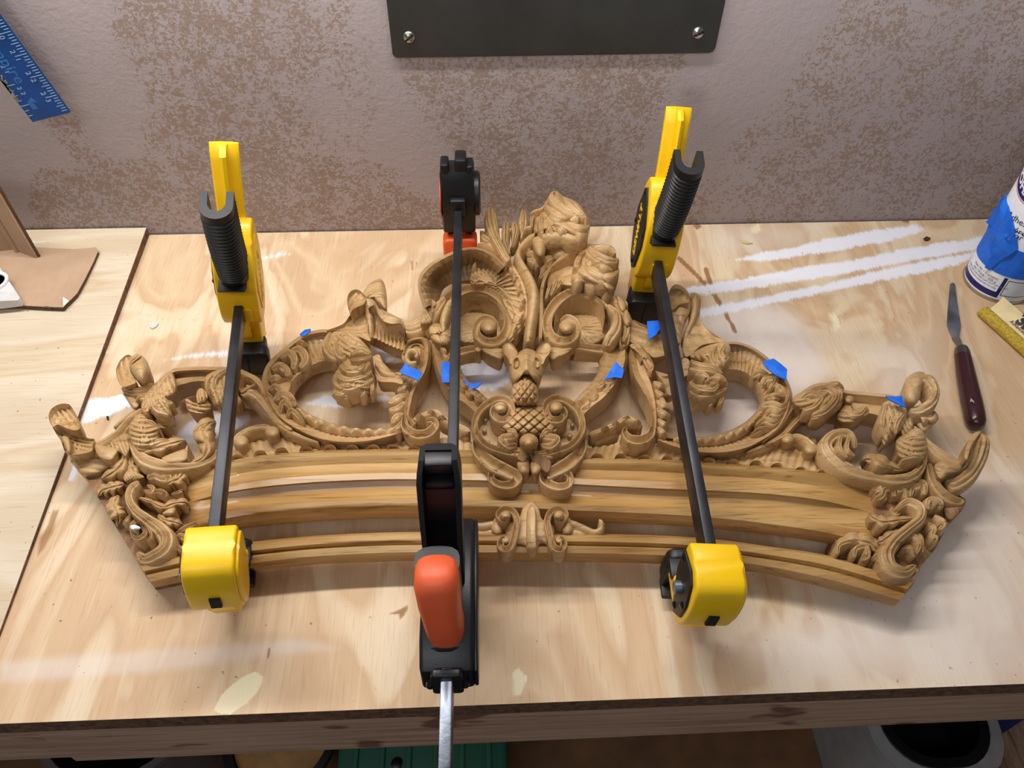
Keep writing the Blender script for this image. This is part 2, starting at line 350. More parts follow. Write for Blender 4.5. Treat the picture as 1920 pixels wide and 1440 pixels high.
sh = MB().box((0, .46, -.51), (2.2, .52, .02)).build('lower_shelf', SHELF, None, None); attach(sh, bench)
for x in (-1.05, 1.05):
    for y in (.235, .68): attach(MB().box((x, y, -.475), (.07, .07, .91)).build('leg', PINE, None, None), bench)
CARV = mat_carved(); RAIL = mat_rail(); RAW = mat_rawwood()
# ------------------------------------------------------------------ the carved crest: helpers
# Outlines are read from the photograph (in the pixels of an enlarged crop) and set at the carving's real height above the bench.
ZOOM = {'A': (60, 620, 2.88), 'B': (420, 500, 3.6), 'C': (740, 340, 3.6), 'D': (740, 620, 3.0), 'E': (1120, 520, 4.0), 'F': (1440, 660, 2.88),
        'G': (80, 650, 7.2), 'H': (300, 650, 7.2), 'I': (140, 840, 5.333), 'J': (640, 510, 7.2), 'K': (880, 350, 6.4), 'O': (0, 0, 1.0)}
crest = empty('carved_crest', (0.02, .40, 0), 'large ornate carved oak crest with scrolls, shells and arched rails held by clamps', 'carving')
ZBOT = .015
def spl(pts, n, closed=False):       # Catmull-Rom, resampled evenly along the first two coordinates
    p = np.asarray(pts, float)
    if closed: p = np.vstack([p[-1], p, p[0], p[1]])
    else: p = np.vstack([2*p[0]-p[1], p, 2*p[-1]-p[-2]])
    out = []
    for i in range(1, len(p)-2):
        a, b, c, d = p[i-1], p[i], p[i+1], p[i+2]
        for t in np.linspace(0, 1, 24, endpoint=False):
            out.append(.5*((2*b)+(-a+c)*t+(2*a-5*b+4*c-d)*t*t+(-a+3*b-3*c+d)*t**3))
    out.append(p[-2]); out = np.array(out); L = np.concatenate([[0], np.cumsum(np.hypot(*np.diff(out[:, :2], axis=0).T))])
    s = np.linspace(0, L[-1], n, endpoint=not closed); return np.stack([np.interp(s, L, out[:, k]) for k in range(out.shape[1])], 1)
def topx(z, a):
    x0, y0, s = ZOOM[z]; b = np.array(a, float); b[:, 0] = x0+b[:, 0]/s; b[:, 1] = y0+b[:, 1]/s; return b
def skin(name, G, zb, mat=None, label=None, smooth=50, inset=.22, lowcap=True, cap=.014):   # G: ns x nt x 3 top surface, closed down to zb
    ns, nt, _ = G.shape; zb = max(zb, float(np.median(G[:, :, 2]))-cap) if (mat is not RAIL and lowcap) else zb; V = G.reshape(-1, 3).tolist(); F = [(i*nt+j, i*nt+j+1, (i+1)*nt+j+1, (i+1)*nt+j) for i in range(ns-1) for j in range(nt-1)]
    b0 = len(V); mid = (G[:, 0]+G[:, -1])/2                      # two bottom edges, drawn in a little under the top (undercut)
    for e in (0, nt-1):
        for i in range(ns):
            p = mid[i]+(G[i, e]-mid[i])*(1-inset); V.append((p[0], p[1], min(zb, G[i, e, 2]-.001)))
    for i in range(ns-1):
        F.append((i*nt, (i+1)*nt, b0+i+1, b0+i)); F.append(((i+1)*nt+nt-1, i*nt+nt-1, b0+ns+i, b0+ns+i+1)); F.append((b0+i, b0+i+1, b0+ns+i+1, b0+ns+i))
    F.append(tuple(range(nt))+(b0+ns, b0)); F.append(tuple((ns-1)*nt+j for j in range(nt-1, -1, -1))+(b0+ns-1, b0+2*ns-1))
    o = obj(name, V, F, mat or CARV, None, smooth); attach(o, crest)
    if label: o['label'] = label
    return o
def loft(name, z, lines, ns=80, zb=ZBOT, mat=None, sub=4, label=None, hf=None):      # lines: [(pts, h or [h...])], lofted across
    rows = []
    for pts, h in lines:
        hh = h if hasattr(h, '__len__') else [h]*len(pts)
        q = spl(topx(z, [(a[0], a[1], b) for a, b in zip(pts, hh)]), ns)
        rows.append(np.array([P(a, b, c) for a, b, c in q]))
    inset = .03 if mat is RAIL else .10
    R = np.stack(rows, 1)            # ns x k x 3
    k = R.shape[1]; t = np.linspace(0, k-1, (k-1)*sub+1); G = np.zeros((ns, len(t), 3))
    for i in range(ns): G[i] = np.stack([np.interp(t, np.arange(k), R[i, :, c]) for c in range(3)], 1)
    if hf is not None:
        S, T = np.meshgrid(np.linspace(0, 1, ns), np.linspace(0, 1, len(t)), indexing='ij'); G[:, :, 2] += hf(S, T)
    return skin(name, G, zb, mat, label, inset=inset, cap=.021)
# profiles across (t in -1..1) and along (s in 0..1), in metres
def half(a): return lambda s, t: a*(np.sqrt(np.clip(1-t*t, 0, 1))-1)
def ridged(a, n=3, g=.0022): return lambda s, t: a*(np.sqrt(np.clip(1-t*t, 0, 1))-1)+g*(np.abs(np.sin(np.pi*n*(t+1)/2))-.6)
def cove(a, w=.22, dep=.006):        # two beaded rims with a hollow between
    def f(s, t):
        b = np.maximum(np.sqrt(np.clip(1-((np.abs(t)-(1-w))/w)**2, 0, 1)), 0)*(np.abs(t) > 1-2*w)
        return a*(b-1)*1.0-dep*np.clip(1-(t/(1-2*w))**2, 0, 1)*(np.abs(t) < 1-2*w)
    return f
def flat(a): return lambda s, t: -a*np.abs(t)**4
def combo(*fs): return lambda s, t: sum(f(s, t) for f in fs)
def flute(n, g, lean=0.0): return lambda s, t: g*(np.abs(np.sin(np.pi*n*(s+lean*np.abs(t))))-.6)*(1-.0*t)
def strip(name, z, pts, prof=None, ns=None, nt=15, zb=None, mat=None, label=None, tip=True, closed=False):
    # pts: (x, y, h, half width) in crop pixels / metres
    q0 = topx(z, pts); q0[:, 3] /= ZOOM[z][2]
    L = np.hypot(*np.diff(q0[:, :2], axis=0).T).sum()
    ns = ns or int(np.clip(L/2.6, 14, 150)); q = spl(q0, ns)
    tg = np.gradient(q[:, :2], axis=0); tg /= np.maximum(np.hypot(*tg.T)[:, None], 1e-9); nrm = np.stack([-tg[:, 1], tg[:, 0]], 1)
    w = np.maximum(q[:, 3], .6)
    if tip:                           # round both ends
        d = np.linspace(0, L, ns); e = np.minimum(np.minimum(d/np.maximum(w[0], 1), (L-d)/np.maximum(w[-1], 1)), 1); w = w*np.sqrt(np.clip(1-(1-e)**2, .03, 1))
    T = np.sin(np.linspace(-np.pi/2, np.pi/2, nt)); S = np.linspace(0, 1, ns); G = np.zeros((ns, nt, 3))
    SS, TT = np.meshgrid(S, T, indexing='ij'); dz = prof(SS, TT) if prof else half(.008)(SS, TT)
    ref = w.max()
    for j, t in enumerate(T):
        px = q[:, :2]+nrm*(w*t)[:, None]; z_ = q[:, 2]
        r = np.stack([(px[:, 0]-960)/FPX, -(px[:, 1]-720)/FPX, -np.ones(ns)], 1) @ RW.T
        k = (z_-CAMH)/r[:, 2]; G[:, j, 0] = r[:, 0]*k; G[:, j, 1] = r[:, 1]*k; G[:, j, 2] = z_+dz[:, j]*np.clip(w/ref*1.3, .12, 1)
    zz = ZBOT if zb is None else zb
    return skin(name, G, zz, mat, label)
def blob(name, z, outline, h, crown=.012, edge=None, zb=None, fl=None, c=None, nr=12, mat=None, label=None, power=.5, extra=None, n=None, curve=True):
    # puffed (or hollowed, crown < 0) shape over a traced outline; fl = ('dir', angle, pitch_px, amp, bend) or ('rad', cx, cy, count, amp)
    o0 = topx(z, outline); sc = ZOOM[z][2]
    per = np.hypot(*np.diff(np.vstack([o0, o0[:1]]), axis=0).T).sum(); n = n or int(np.clip(per/2.4, 24, 170))
    o = spl(o0, n, True) if curve else o0; n = len(o)
    cc = o.mean(0) if c is None else topx(z, [c])[0]
    he = h if edge is None else edge
    rs = np.concatenate([np.cos(np.linspace(0, np.pi/2, nr))])[:-1]
    V = []; F = []
    for k, r in enumerate(rs):
        px = cc+(o-cc)*r; d = (1-r*r)**power
        zc = he+crown*d*np.ones(n)
        if fl is not None:
            if fl[0] == 'dir':
                a = math.radians(fl[1]); u = (px-cc)@np.array([math.cos(a), math.sin(a)]); vv = (px-cc)@np.array([-math.sin(a), math.cos(a)])
                ph = (vv+(fl[4] if len(fl) > 4 else 0)*u*u/60.0)/(fl[2]/sc); zc = zc+fl[3]*(np.abs(np.sin(np.pi*ph))-.6)*(min(1, (1-r)*5+.35))
            else:
                c2 = topx(z, [(fl[1], fl[2])])[0]; an = np.arctan2((px-c2)[:, 1]*1.15, (px-c2)[:, 0]); rr = np.hypot(*(px-c2).T)
                zc = zc+fl[4]*(np.abs(np.sin(fl[3]*an/2))-.6)*np.clip(rr/(14/ (1 if sc > 0 else 1)), 0, 1)*(min(1, (1-r)*6+.4))
        if extra is not None: zc = zc+extra((px-cc)*sc, r)
        rr_ = np.stack([(px[:, 0]-960)/FPX, -(px[:, 1]-720)/FPX, -np.ones(n)], 1) @ RW.T; hz = h if np.isscalar(h) else h
        kk = (zc-CAMH)/rr_[:, 2]; V += np.stack([rr_[:, 0]*kk, rr_[:, 1]*kk, zc], 1).tolist()
    for k in range(len(rs)-1): F += [(k*n+i, k*n+(i+1) % n, (k+1)*n+(i+1) % n, (k+1)*n+i) for i in range(n)]
    ctr = P(cc[0], cc[1], he+crown); 
    if extra is not None: ctr[2] += float(extra(np.zeros((1, 2)), 0.0)[0])
    V.append(ctr.tolist()); ci = len(V)-1; b = (len(rs)-1)*n; F += [(b+i, b+(i+1) % n, ci) for i in range(n)]
    zz = ZBOT if zb is None else zb; zz = max(zz, he+min(crown, 0)-.014) if zz > .001 else zz; b0 = len(V); V += [(ctr[0]+(V[i][0]-ctr[0])*.80, ctr[1]+(V[i][1]-ctr[1])*.80, min(zz, V[i][2]-.001)) for i in range(n)]
    F += [((i+1) % n, i, b0+i, b0+(i+1) % n) for i in range(n)]; F.append(tuple(b0+i for i in range(n)))
    ob = obj(name, V, F, mat or CARV, None, 60); attach(ob, crest)
    if label: ob['label'] = label
    return ob
def knob(z, x, y, r, h, crown, name='boss', zb=.02, **k): 
    return blob(name, z, [(x+r*math.cos(a), y+.88*r*math.sin(a)) for a in np.linspace(0, 2*math.pi, 14)[:-1]], h, crown, zb=zb, nr=8, **k)
def leaf(name, z, pts, lobes=5, depth=.28, lean=.7, crown=.006, g=.003, zb=None, vein=.002, nt=19, label=None, flat_side=0):
    # acanthus leaf: spine with lobed, forward-leaning edges, fluted lobes and a sunk vein
    q0 = topx(z, pts); q0[:, 3] /= ZOOM[z][2]; L = np.hypot(*np.diff(q0[:, :2], axis=0).T).sum(); ns = int(np.clip(L/1.7, 40, 150)); q = spl(q0, ns)
    tg = np.gradient(q[:, :2], axis=0); tg /= np.maximum(np.hypot(*tg.T)[:, None], 1e-9); nrm = np.stack([-tg[:, 1], tg[:, 0]], 1)
    s = np.linspace(0, 1, ns); lob = np.abs(np.sin(np.pi*lobes*s)); edge = 1-depth*(1-lob**.6); T = np.linspace(-1, 1, nt); G = np.zeros((ns, nt, 3))
    w = np.maximum(q[:, 3], .5)
    for j, t in enumerate(T):
        a = abs(t)
        px = q[:, :2]+nrm*(w*t*(1-a+a*edge))[:, None]+tg*(a**1.4*w*lean)[:, None]
        zc = q[:, 2]+crown*(1-t*t)-crown+g*(lob-.55)*min(1, a*1.6)*np.clip(w/w.max()*1.4, 0, 1)-vein*math.exp(-(t/.13)**2)
        r = np.stack([(px[:, 0]-960)/FPX, -(px[:, 1]-720)/FPX, -np.ones(ns)], 1) @ RW.T; k = (zc-CAMH)/r[:, 2]
        G[:, j] = np.stack([r[:, 0]*k, r[:, 1]*k, zc], 1)
    return skin(name, G, ZBOT if zb is None else zb, None, label, 60)
def curl(z, pts, h, w, n=3, dz=0.0, zb=None, name='leaf_curl', g=.0022, a=.008):
    m = len(pts); q = [(p[0], p[1], h+dz*i/(m-1)-(.004 if i in (0, m-1) else 0), w*(.55 if i in (0, m-1) else 1)) for i, p in enumerate(pts)]
    return strip(name, z, q, ridged(a, n, g), zb=zb, nt=6*n+1)
def volute(z, pts, h, w0, w1, name='scroll', prof=None, dz=0.0, zb=None):
    m = len(pts); q = [(p[0], p[1], h+dz*i/(m-1), w0+(w1-w0)*i/(m-1)) for i, p in enumerate(pts)]
    return strip(name, z, q, prof or cove(.004, .2, .003), zb=zb, nt=21)
# ------------------------------------------------------------------ the carved crest: rails and blocks
XR = [322, 350, 440, 560, 700, 820, 960, 1080, 1240, 1340, 1440, 1540, 1640, 1668]
def rl(ys, x=XR): return list(zip(x, ys))
def RH(h): return [min(h, .020), min(h, .0262)]+[h]*10+[min(h, .0262), min(h, .020)]
loft('upper_rail', 'O', [(rl([907, 894, 862, 847, 842, 842, 847, 857, 861, 868, 874, 885, 905, 913]), RH(.032)),
    (rl([913, 900, 868, 853, 848, 848, 852, 862, 866, 873, 879, 890, 910, 918]), RH(.040)),
    (rl([918, 905, 873, 858, 853, 853, 857, 867, 871, 878, 884, 896, 916, 924]), RH(.039)),
    (rl([933, 920, 890, 875, 869, 869, 872, 880, 885, 892, 899, 913, 934, 942]), RH(.0335)),
    (rl([947, 934, 906, 891, 884, 884, 887, 894, 900, 907, 915, 928, 948, 956]), RH(.034)),
    (rl([950, 937, 909, 894, 887, 887, 890, 897, 903, 910, 918, 931, 951, 959]), RH(.0375)),
    (rl([957, 944, 920, 906, 899, 899, 902, 908, 916, 920, 926, 938, 962, 970]), RH(.0365)),
    (rl([959, 946, 923, 909, 902, 902, 905, 911, 919, 923, 929, 941, 965, 973]), RH(.032)),
    (rl([975, 962, 940, 926, 919, 919, 922, 928, 935, 940, 948, 961, 985, 993]), RH(.028)),
    (rl([991, 978, 956, 942, 935, 935, 938, 945, 951, 957, 966, 980, 1003, 1011]), RH(.031)),
    (rl([993, 980, 958, 944, 937, 937, 940, 947, 953, 959, 968, 982, 1005, 1013]), RH(.0345)),
    (rl([1003, 990, 969, 955, 948, 948, 951, 957, 964, 971, 982, 997, 1020, 1028]), RH(.032)),
    (rl([1014, 1001, 981, 968, 961, 961, 963, 968, 975, 982, 993, 1008, 1031, 1039]), RH(.024)),
    (rl([1025, 1012, 991, 979, 972, 972, 974, 978, 984, 991, 1002, 1017, 1040, 1048]), RH(.013))], 140, zb=.012, mat=RAIL, sub=3)
loft('lower_rail', 'O', [([(260, 1058), (395, 1027), (560, 1007), (700, 999), (820, 997), (960, 999), (1080, 1000), (1240, 1004), (1340, 1011), (1440, 1024), (1560, 1043), (1714, 1087)], .030),
    ([(264, 1063), (400, 1032), (560, 1011), (700, 1003), (820, 1001), (960, 1003), (1080, 1004), (1240, 1008), (1340, 1015), (1440, 1028), (1560, 1047), (1711, 1092)], .0375),
    ([(269, 1071), (400, 1043), (560, 1023), (700, 1015), (820, 1013), (960, 1014), (1080, 1015), (1240, 1019), (1340, 1027), (1440, 1040), (1560, 1062), (1702, 1105)], .036),
    ([(272, 1076), (400, 1050), (560, 1030), (700, 1022), (820, 1020), (960, 1021), (1080, 1022), (1240, 1026), (1340, 1034), (1440, 1047), (1560, 1070), (1697, 1112)], .031),
    ([(276, 1081), (400, 1055), (560, 1035), (700, 1026), (820, 1024), (960, 1025), (1080, 1026), (1240, 1030), (1340, 1039), (1440, 1051), (1560, 1076), (1694, 1117)], .0335),
    ([(282, 1090), (400, 1066), (560, 1046), (700, 1037), (820, 1035), (960, 1036), (1080, 1037), (1240, 1041), (1340, 1050), (1440, 1062), (1560, 1088), (1688, 1125)], .031),
    ([(286, 1096), (400, 1073), (560, 1053), (700, 1045), (820, 1043), (960, 1044), (1080, 1045), (1240, 1049), (1340, 1057), (1440, 1069), (1560, 1096), (1683, 1130)], .024),
    ([(289, 1101), (400, 1080), (560, 1060), (700, 1053), (820, 1051), (960, 1052), (1080, 1053), (1240, 1057), (1340, 1065), (1440, 1076), (1560, 1105), (1677, 1136)], .015)], 140, zb=.0145, mat=RAIL, sub=3)
# fluted frieze behind the scrolls, with a row of little arches along its foot
loft('fluted_frieze', 'O', [([(425, 868), (450, 828), (480, 812), (520, 806), (600, 826), (700, 838), (800, 820), (900, 830)], .026), ([(425, 876), (480, 868), (540, 860), (600, 856), (660, 853), (730, 851), (810, 851), (900, 853)], .030)], 220, zb=ZBOT, sub=8,
     hf=lambda S, T: .0022*(np.abs(np.sin(np.pi*34*S))-.6)*(1-.6*T))
loft('fluted_frieze', 'O', [([(1080, 845), (1120, 838), (1180, 832), (1260, 838), (1340, 850), (1420, 835), (1480, 808), (1530, 825), (1555, 870)], .026), ([(1070, 862), (1150, 866), (1200, 867), (1260, 869), (1340, 875), (1410, 880), (1470, 884), (1520, 889), (1560, 896)], .030)], 220, zb=ZBOT, sub=8,
     hf=lambda S, T: .0022*(np.abs(np.sin(np.pi*34*S))-.6)*(1-.6*T))
for (x, y) in [(445, 858), (488, 850), (528, 845), (574, 841), (618, 839), (660, 839), (700, 839), (738, 839), (777, 842), (1120, 856), (1165, 856), (1210, 858), (1253, 859), (1290, 862), (1330, 864), (1375, 866), (1418, 869), (1457, 874), (1502, 881), (1543, 887)]:
    blob('arch', 'O', [(x+12*math.cos(a), y+3-9*math.sin(a)) for a in np.linspace(-.3, math.pi+.3, 9)], .031, -.009, edge=.036, zb=.02, nr=6)
# end blocks
def slab(name, px, h, zb, mat):
    pts = [P(a, b, h) for a, b in px]; o = MB().prism([(p[0], p[1]) for p in pts], zb, h).build(name, mat, None, None); attach(o, crest); return o
slab('end_block', [(160, 893), (205, 880), (250, 862), (330, 868), (360, 895), (372, 950), (395, 1000), (392, 1042), (330, 1066), (272, 1078)], .0265, .002, RAW)
slab('end_block', [(1811, 937), (1781, 978), (1766, 1005), (1756, 1026), (1728, 1060), (1712, 1096), (1660, 1090), (1566, 1046), (1566, 1000), (1632, 960), (1630, 905), (1700, 885), (1760, 900)], .0265, .002, RAW)

# ---------------- left end block acanthus (crop I)
strip('acanthus_stem', 'I', [(640, 330, .042, 30), (560, 380, .046, 45), (530, 480, .047, 50), (590, 600, .047, 60), (720, 700, .046, 75), (840, 790, .047, 95), (900, 880, .048, 100), (880, 980, .047, 85), (790, 1050, .045, 75), (690, 1090, .041, 70), (620, 1040, .036, 40)], ridged(.012, 4, .0022), zb=.02, nt=27)
curl('I', [(720, 370), (780, 390), (760, 430), (690, 425)], .042, 34, 2, zb=.02)
curl('I', [(770, 440), (840, 420), (900, 450), (860, 495)], .043, 36, 3, zb=.02)
curl('I', [(720, 300), (790, 260), (870, 290), (930, 280), (900, 350)], .042, 58, 3, zb=.02)
leaf('leaf', 'I', [(900, 380, .036, 25), (960, 340, .042, 60), (1040, 310, .043, 75), (1090, 250, .040, 40), (1100, 235, .038, 6)], 3, .25, .3, zb=.02)
leaf('leaf', 'I', [(640, 500, .040, 20), (760, 540, .044, 35), (880, 590, .046, 45), (980, 560, .046, 50), (1080, 545, .044, 45), (1140, 560, .038, 10)], 4, .3, .4, zb=.02)
leaf('leaf', 'I', [(830, 670, .040, 25), (900, 720, .044, 55), (980, 740, .044, 60), (1050, 760, .040, 30), (1075, 775, .036, 6)], 3, .2, .2, zb=.02)
blob('leaf', 'I', [(890, 640), (960, 590), (1010, 600), (1000, 660), (950, 675), (880, 660)], .042, .005, zb=.02)
curl('I', [(960, 460), (1030, 440), (1080, 420), (1095, 455)], .041, 26, 2, zb=.02)
curl('I', [(560, 660), (510, 720), (480, 760)], .041, 26, 2, zb=.02)
curl('I', [(640, 690), (570, 760), (580, 860), (640, 890), (700, 830), (660, 770)], .042, 34, 3, zb=.02)
curl('I', [(680, 720), (740, 800), (760, 880), (720, 940)], .044, 26, 2, zb=.02)
leaf('leaf', 'I', [(440, 470, .034, 30), (400, 560, .042, 90), (420, 640, .044, 90), (440, 700, .040, 60), (430, 780, .034, 10)], 4, .25, .3, zb=.02)
leaf('leaf', 'I', [(500, 360, .034, 30), (430, 380, .040, 60), (350, 400, .038, 60), (270, 430, .034, 50), (230, 490, .030, 8)], 4, .35, .3, zb=.02)
leaf('leaf', 'I', [(560, 70, .036, 30), (570, 180, .040, 60), (600, 260, .040, 80), (560, 330, .036, 20)], 3, .2, .2, zb=.02)
blob('leaf', 'I', [(490, 270), (540, 210), (620, 240), (700, 290), (640, 330), (560, 340), (500, 330)], .034, .008, zb=.02, fl=('dir', 60, 26, .002))
curl('I', [(1010, 900), (1060, 870), (1130, 920), (1130, 980), (1060, 1000), (1010, 960)], .042, 45, 3, zb=.02)
curl('I', [(1000, 860), (1080, 800), (1160, 760), (1220, 740)], .040, 34, 3, zb=.02)
blob('paint_dab', 'I', [(555, 780), (600, 768), (655, 790), (650, 808), (610, 812), (570, 815)], .0465, .001, zb=.045, mat=plain('white_primer', (214, 226, 228), .6), label='dab of white primer')

# ---------------- left end: curled tips (crop G)
blob('curled_tip', 'G', [(80, 930), (110, 850), (190, 790), (290, 768), (370, 790), (430, 880), (480, 970), (505, 1090), (440, 1130), (320, 1100), (210, 1050), (140, 1080), (95, 1010)], .052, -.008, edge=.056, fl=('dir', 55, 62, .002), zb=.014)
blob('curled_tip', 'G', [(130, 1060), (210, 1050), (320, 1080), (440, 1130), (600, 1230), (700, 1250), (680, 1320), (640, 1420), (340, 1450), (250, 1280), (180, 1170)], .043, -.006, edge=.048, fl=('dir', 20, 55, .0026, .2), zb=.006)
blob('curled_edge', 'G', [(260, 1225), (320, 1210), (370, 1260), (385, 1380), (360, 1440), (320, 1390)], .050, .004, zb=.02)
blob('curled_tip', 'A', [(205, 680), (330, 640), (400, 650), (430, 700), (420, 740), (340, 775), (270, 775), (235, 740)], .034, .006, edge=.030, zb=.0, fl=('dir', 10, 40, .001))
blob('leaf', 'A', [(330, 610), (380, 620), (460, 640), (440, 690), (410, 700), (360, 680)], .044, .003, zb=.01)
leaf('leaf', 'A', [(505, 600, .040, 12), (500, 690, .041, 34), (460, 750, .040, 40), (380, 800, .032, 12)], 3, .25, .5, zb=.012)
strip('stem', 'A', [(590, 420, .046, 14), (520, 480, .046, 26), (450, 560, .045, 34), (370, 610, .044, 36), (300, 640, .043, 30)], ridged(.008, 4, .002), nt=25)
strip('stem', 'A', [(440, 520, .040, 8), (500, 470, .040, 16), (560, 430, .042, 16)], ridged(.006, 2, .0016))
blob('leaf', 'A', [(470, 560), (520, 560), (530, 620), (510, 680), (480, 660), (440, 640), (420, 600)], .042, .004, zb=.01, fl=('dir', 70, 22, .0016))
# upper tip
blob('curled_tip', 'G', [(990, 330), (1010, 250), (1050, 180), (1120, 120), (1170, 110), (1210, 150), (1180, 230), (1190, 330), (1240, 420), (1260, 480), (1180, 520), (1080, 540), (1020, 460)], .050, -.004, edge=.054, fl=('dir', 75, 70, .0018, .3), zb=.012)
blob('curled_tip', 'G', [(1180, 220), (1240, 150), (1330, 120), (1390, 170), (1430, 240), (1445, 330), (1410, 430), (1370, 500), (1300, 480), (1230, 400), (1185, 310)], .050, .014, zb=.010)
blob('curled_edge', 'G', [(1185, 210), (1200, 140), (1260, 95), (1320, 110), (1330, 140), (1270, 190), (1210, 240)], .056, .006, zb=.03, fl=('dir', -40, 40, .0018))
strip('stem', 'G', [(1060, 560, .044, 40), (1180, 580, .047, 60), (1300, 580, .047, 70), (1420, 540, .046, 80), (1500, 500, .044, 70)], ridged(.008, 4, .0024), nt=25)
blob('leaf', 'G', [(1070, 620), (1130, 660), (1230, 660), (1300, 790), (1230, 830), (1150, 730)], .040, .003, zb=.006)
curl('G', [(1420, 600), (1380, 680), (1300, 680), (1260, 740)], .047, 46, 2)

# ---------------- left C scroll with wrapped leaves (crops A, H)
loft('scroll', 'H', [([(40, 400), (130, 330), (210, 290), (400, 270), (600, 268), (900, 275), (1050, 290), (1200, 350), (1340, 430), (1420, 560), (1480, 700), (1560, 860), (1660, 1000), (1800, 1100)], .034),
    ([(130, 380), (150, 360), (230, 330), (400, 318), (600, 312), (880, 320), (1030, 340), (1180, 400), (1290, 480), (1370, 590), (1440, 730), (1520, 880), (1640, 1020), (1790, 1130)], .040),
    ([(190, 420), (200, 400), (280, 380), (420, 360), (600, 360), (880, 400), (1010, 440), (1110, 500), (1200, 580), (1280, 660), (1360, 780), (1460, 920), (1600, 1060), (1770, 1160)], .031),
    ([(230, 540), (250, 520), (330, 500), (450, 470), (620, 470), (860, 560), (1000, 600), (1080, 640), (1150, 700), (1230, 740), (1320, 830), (1430, 960), (1570, 1090), (1750, 1190)], .034),
    ([(200, 700), (270, 640), (360, 600), (460, 580), (620, 600), (850, 740), (1000, 790), (1070, 780), (1130, 760), (1210, 770), (1300, 850), (1400, 980), (1540, 1110), (1730, 1215)], .024)], 120, sub=5)
def wrap(z, outline, h, crown, ang, pitch, amp=.0026, zb=ZBOT, bend=.25, name='leaf_wrap', **k): return blob(name, z, outline, h, crown, zb=zb, fl=('dir', ang, pitch, amp, bend), nr=14, **k)
wrap('A', [(590, 400), (620, 330), (680, 270), (740, 220), (775, 260), (780, 330), (740, 370), (750, 420), (755, 470), (700, 480), (640, 450), (600, 450)], .044, .012, 60, 30)
wrap('A', [(660, 480), (720, 440), (760, 440), (765, 490), (735, 530), (690, 535), (665, 510)], .034, .008, 20, 28)
curl('A', [(740, 240), (690, 310), (710, 370), (760, 390)], .056, 22, 2)
curl('A', [(690, 290), (650, 360), (670, 420), (740, 450)], .056, 24, 2)
curl('A', [(640, 350), (605, 410), (630, 450)], .053, 22, 2)
wrap('H', [(340, 720), (380, 705), (430, 750), (500, 760), (580, 770), (640, 700), (700, 800), (660, 880), (560, 920), (440, 910), (370, 850)], .040, .008, 10, 60)
wrap('H', [(500, 600), (560, 560), (640, 620), (650, 690), (600, 760), (520, 780), (490, 700)], .046, .006, 80, 50)
wrap('H', [(620, 400), (760, 320), (900, 290), (1020, 300), (1040, 420), (1030, 600), (1100, 720), (1080, 800), (960, 830), (860, 830), (740, 800), (690, 700), (640, 640), (600, 540)], .044, .014, 75, 64)
curl('H', [(920, 300), (780, 380), (730, 480), (790, 600)], .060, 44, 2)
curl('H', [(720, 380), (660, 460), (650, 560), (700, 640)], .056, 44, 3)
blob('leaf_hollow', 'H', [(1060, 480), (1130, 410), (1220, 420), (1290, 500), (1180, 570), (1100, 620), (1060, 560)], .041, -.012, edge=.046, zb=.01)
strip('stem', 'H', [(1090, 650, .044, 40), (1200, 600, .045, 80), (1320, 680, .044, 70), (1450, 850, .043, 50), (1600, 1000, .042, 40), (1780, 1120, .041, 30)], ridged(.010, 2, .002), nt=21)
# ---------------- lower left acanthus pair (crop A)
wrap('A', [(530, 500), (560, 460), (600, 450), (640, 490), (690, 520), (680, 560), (690, 610), (660, 640), (580, 650), (530, 600), (520, 550)], .044, .010, 0, 26, .003, bend=.5)
strip('leaf', 'A', [(530, 520, .040, 20), (545, 610, .046, 34), (590, 680, .048, 44), (680, 715, .047, 44), (780, 725, .046, 30), (880, 720, .044, 22), (960, 690, .043, 22), (1010, 640, .042, 22)], ridged(.010, 3, .0026), nt=25)
leaf('leaf', 'A', [(560, 640, .044, 10), (640, 640, .049, 34), (720, 620, .050, 38), (790, 600, .048, 26), (830, 590, .044, 6)], 3, .22, -.2, zb=.012)
blob('leaf', 'A', [(700, 690), (760, 660), (830, 640), (838, 690), (800, 712), (730, 715)], .044, .003, zb=.008)
curl('A', [(600, 480), (650, 495), (680, 530)], .052, 18, 2)
curl('A', [(545, 560), (610, 570), (670, 560)], .052, 20, 2)
curl('A', [(545, 610), (610, 620), (690, 590), (740, 590)], .051, 18, 2)
leaf('leaf', 'A', [(860, 720, .042, 14), (930, 680, .047, 36), (945, 610, .050, 52), (925, 550, .051, 56), (950, 505, .046, 40), (990, 490, .040, 10)], 4, .2, .2, crown=.008, zb=.010)
curl('A', [(880, 570), (900, 520), (950, 500)], .050, 22, 2)
# small frieze scroll
strip('scroll', 'A', [(1110, 610, .036, 22), (1100, 580, .038, 22), (1140, 545, .040, 20), (1200, 520, .040, 18), (1260, 515, .040, 20), (1300, 535, .038, 24)], ridged(.006, 2, .002), zb=.012)
knob('A', 1296, 550, 40, .036, .008); knob('A', 1130, 600, 40, .036, .008)
# base behind the left acanthus
slab('backing', zm((60, 620, 2.88), [(500, 470), (600, 440), (700, 520), (840, 610), (840, 700), (880, 720), (1020, 640), (1100, 620), (1110, 700), (830, 800), (600, 770), (470, 760), (350, 800), (300, 790), (400, 700), (480, 640)]), .024, .004, CARV)
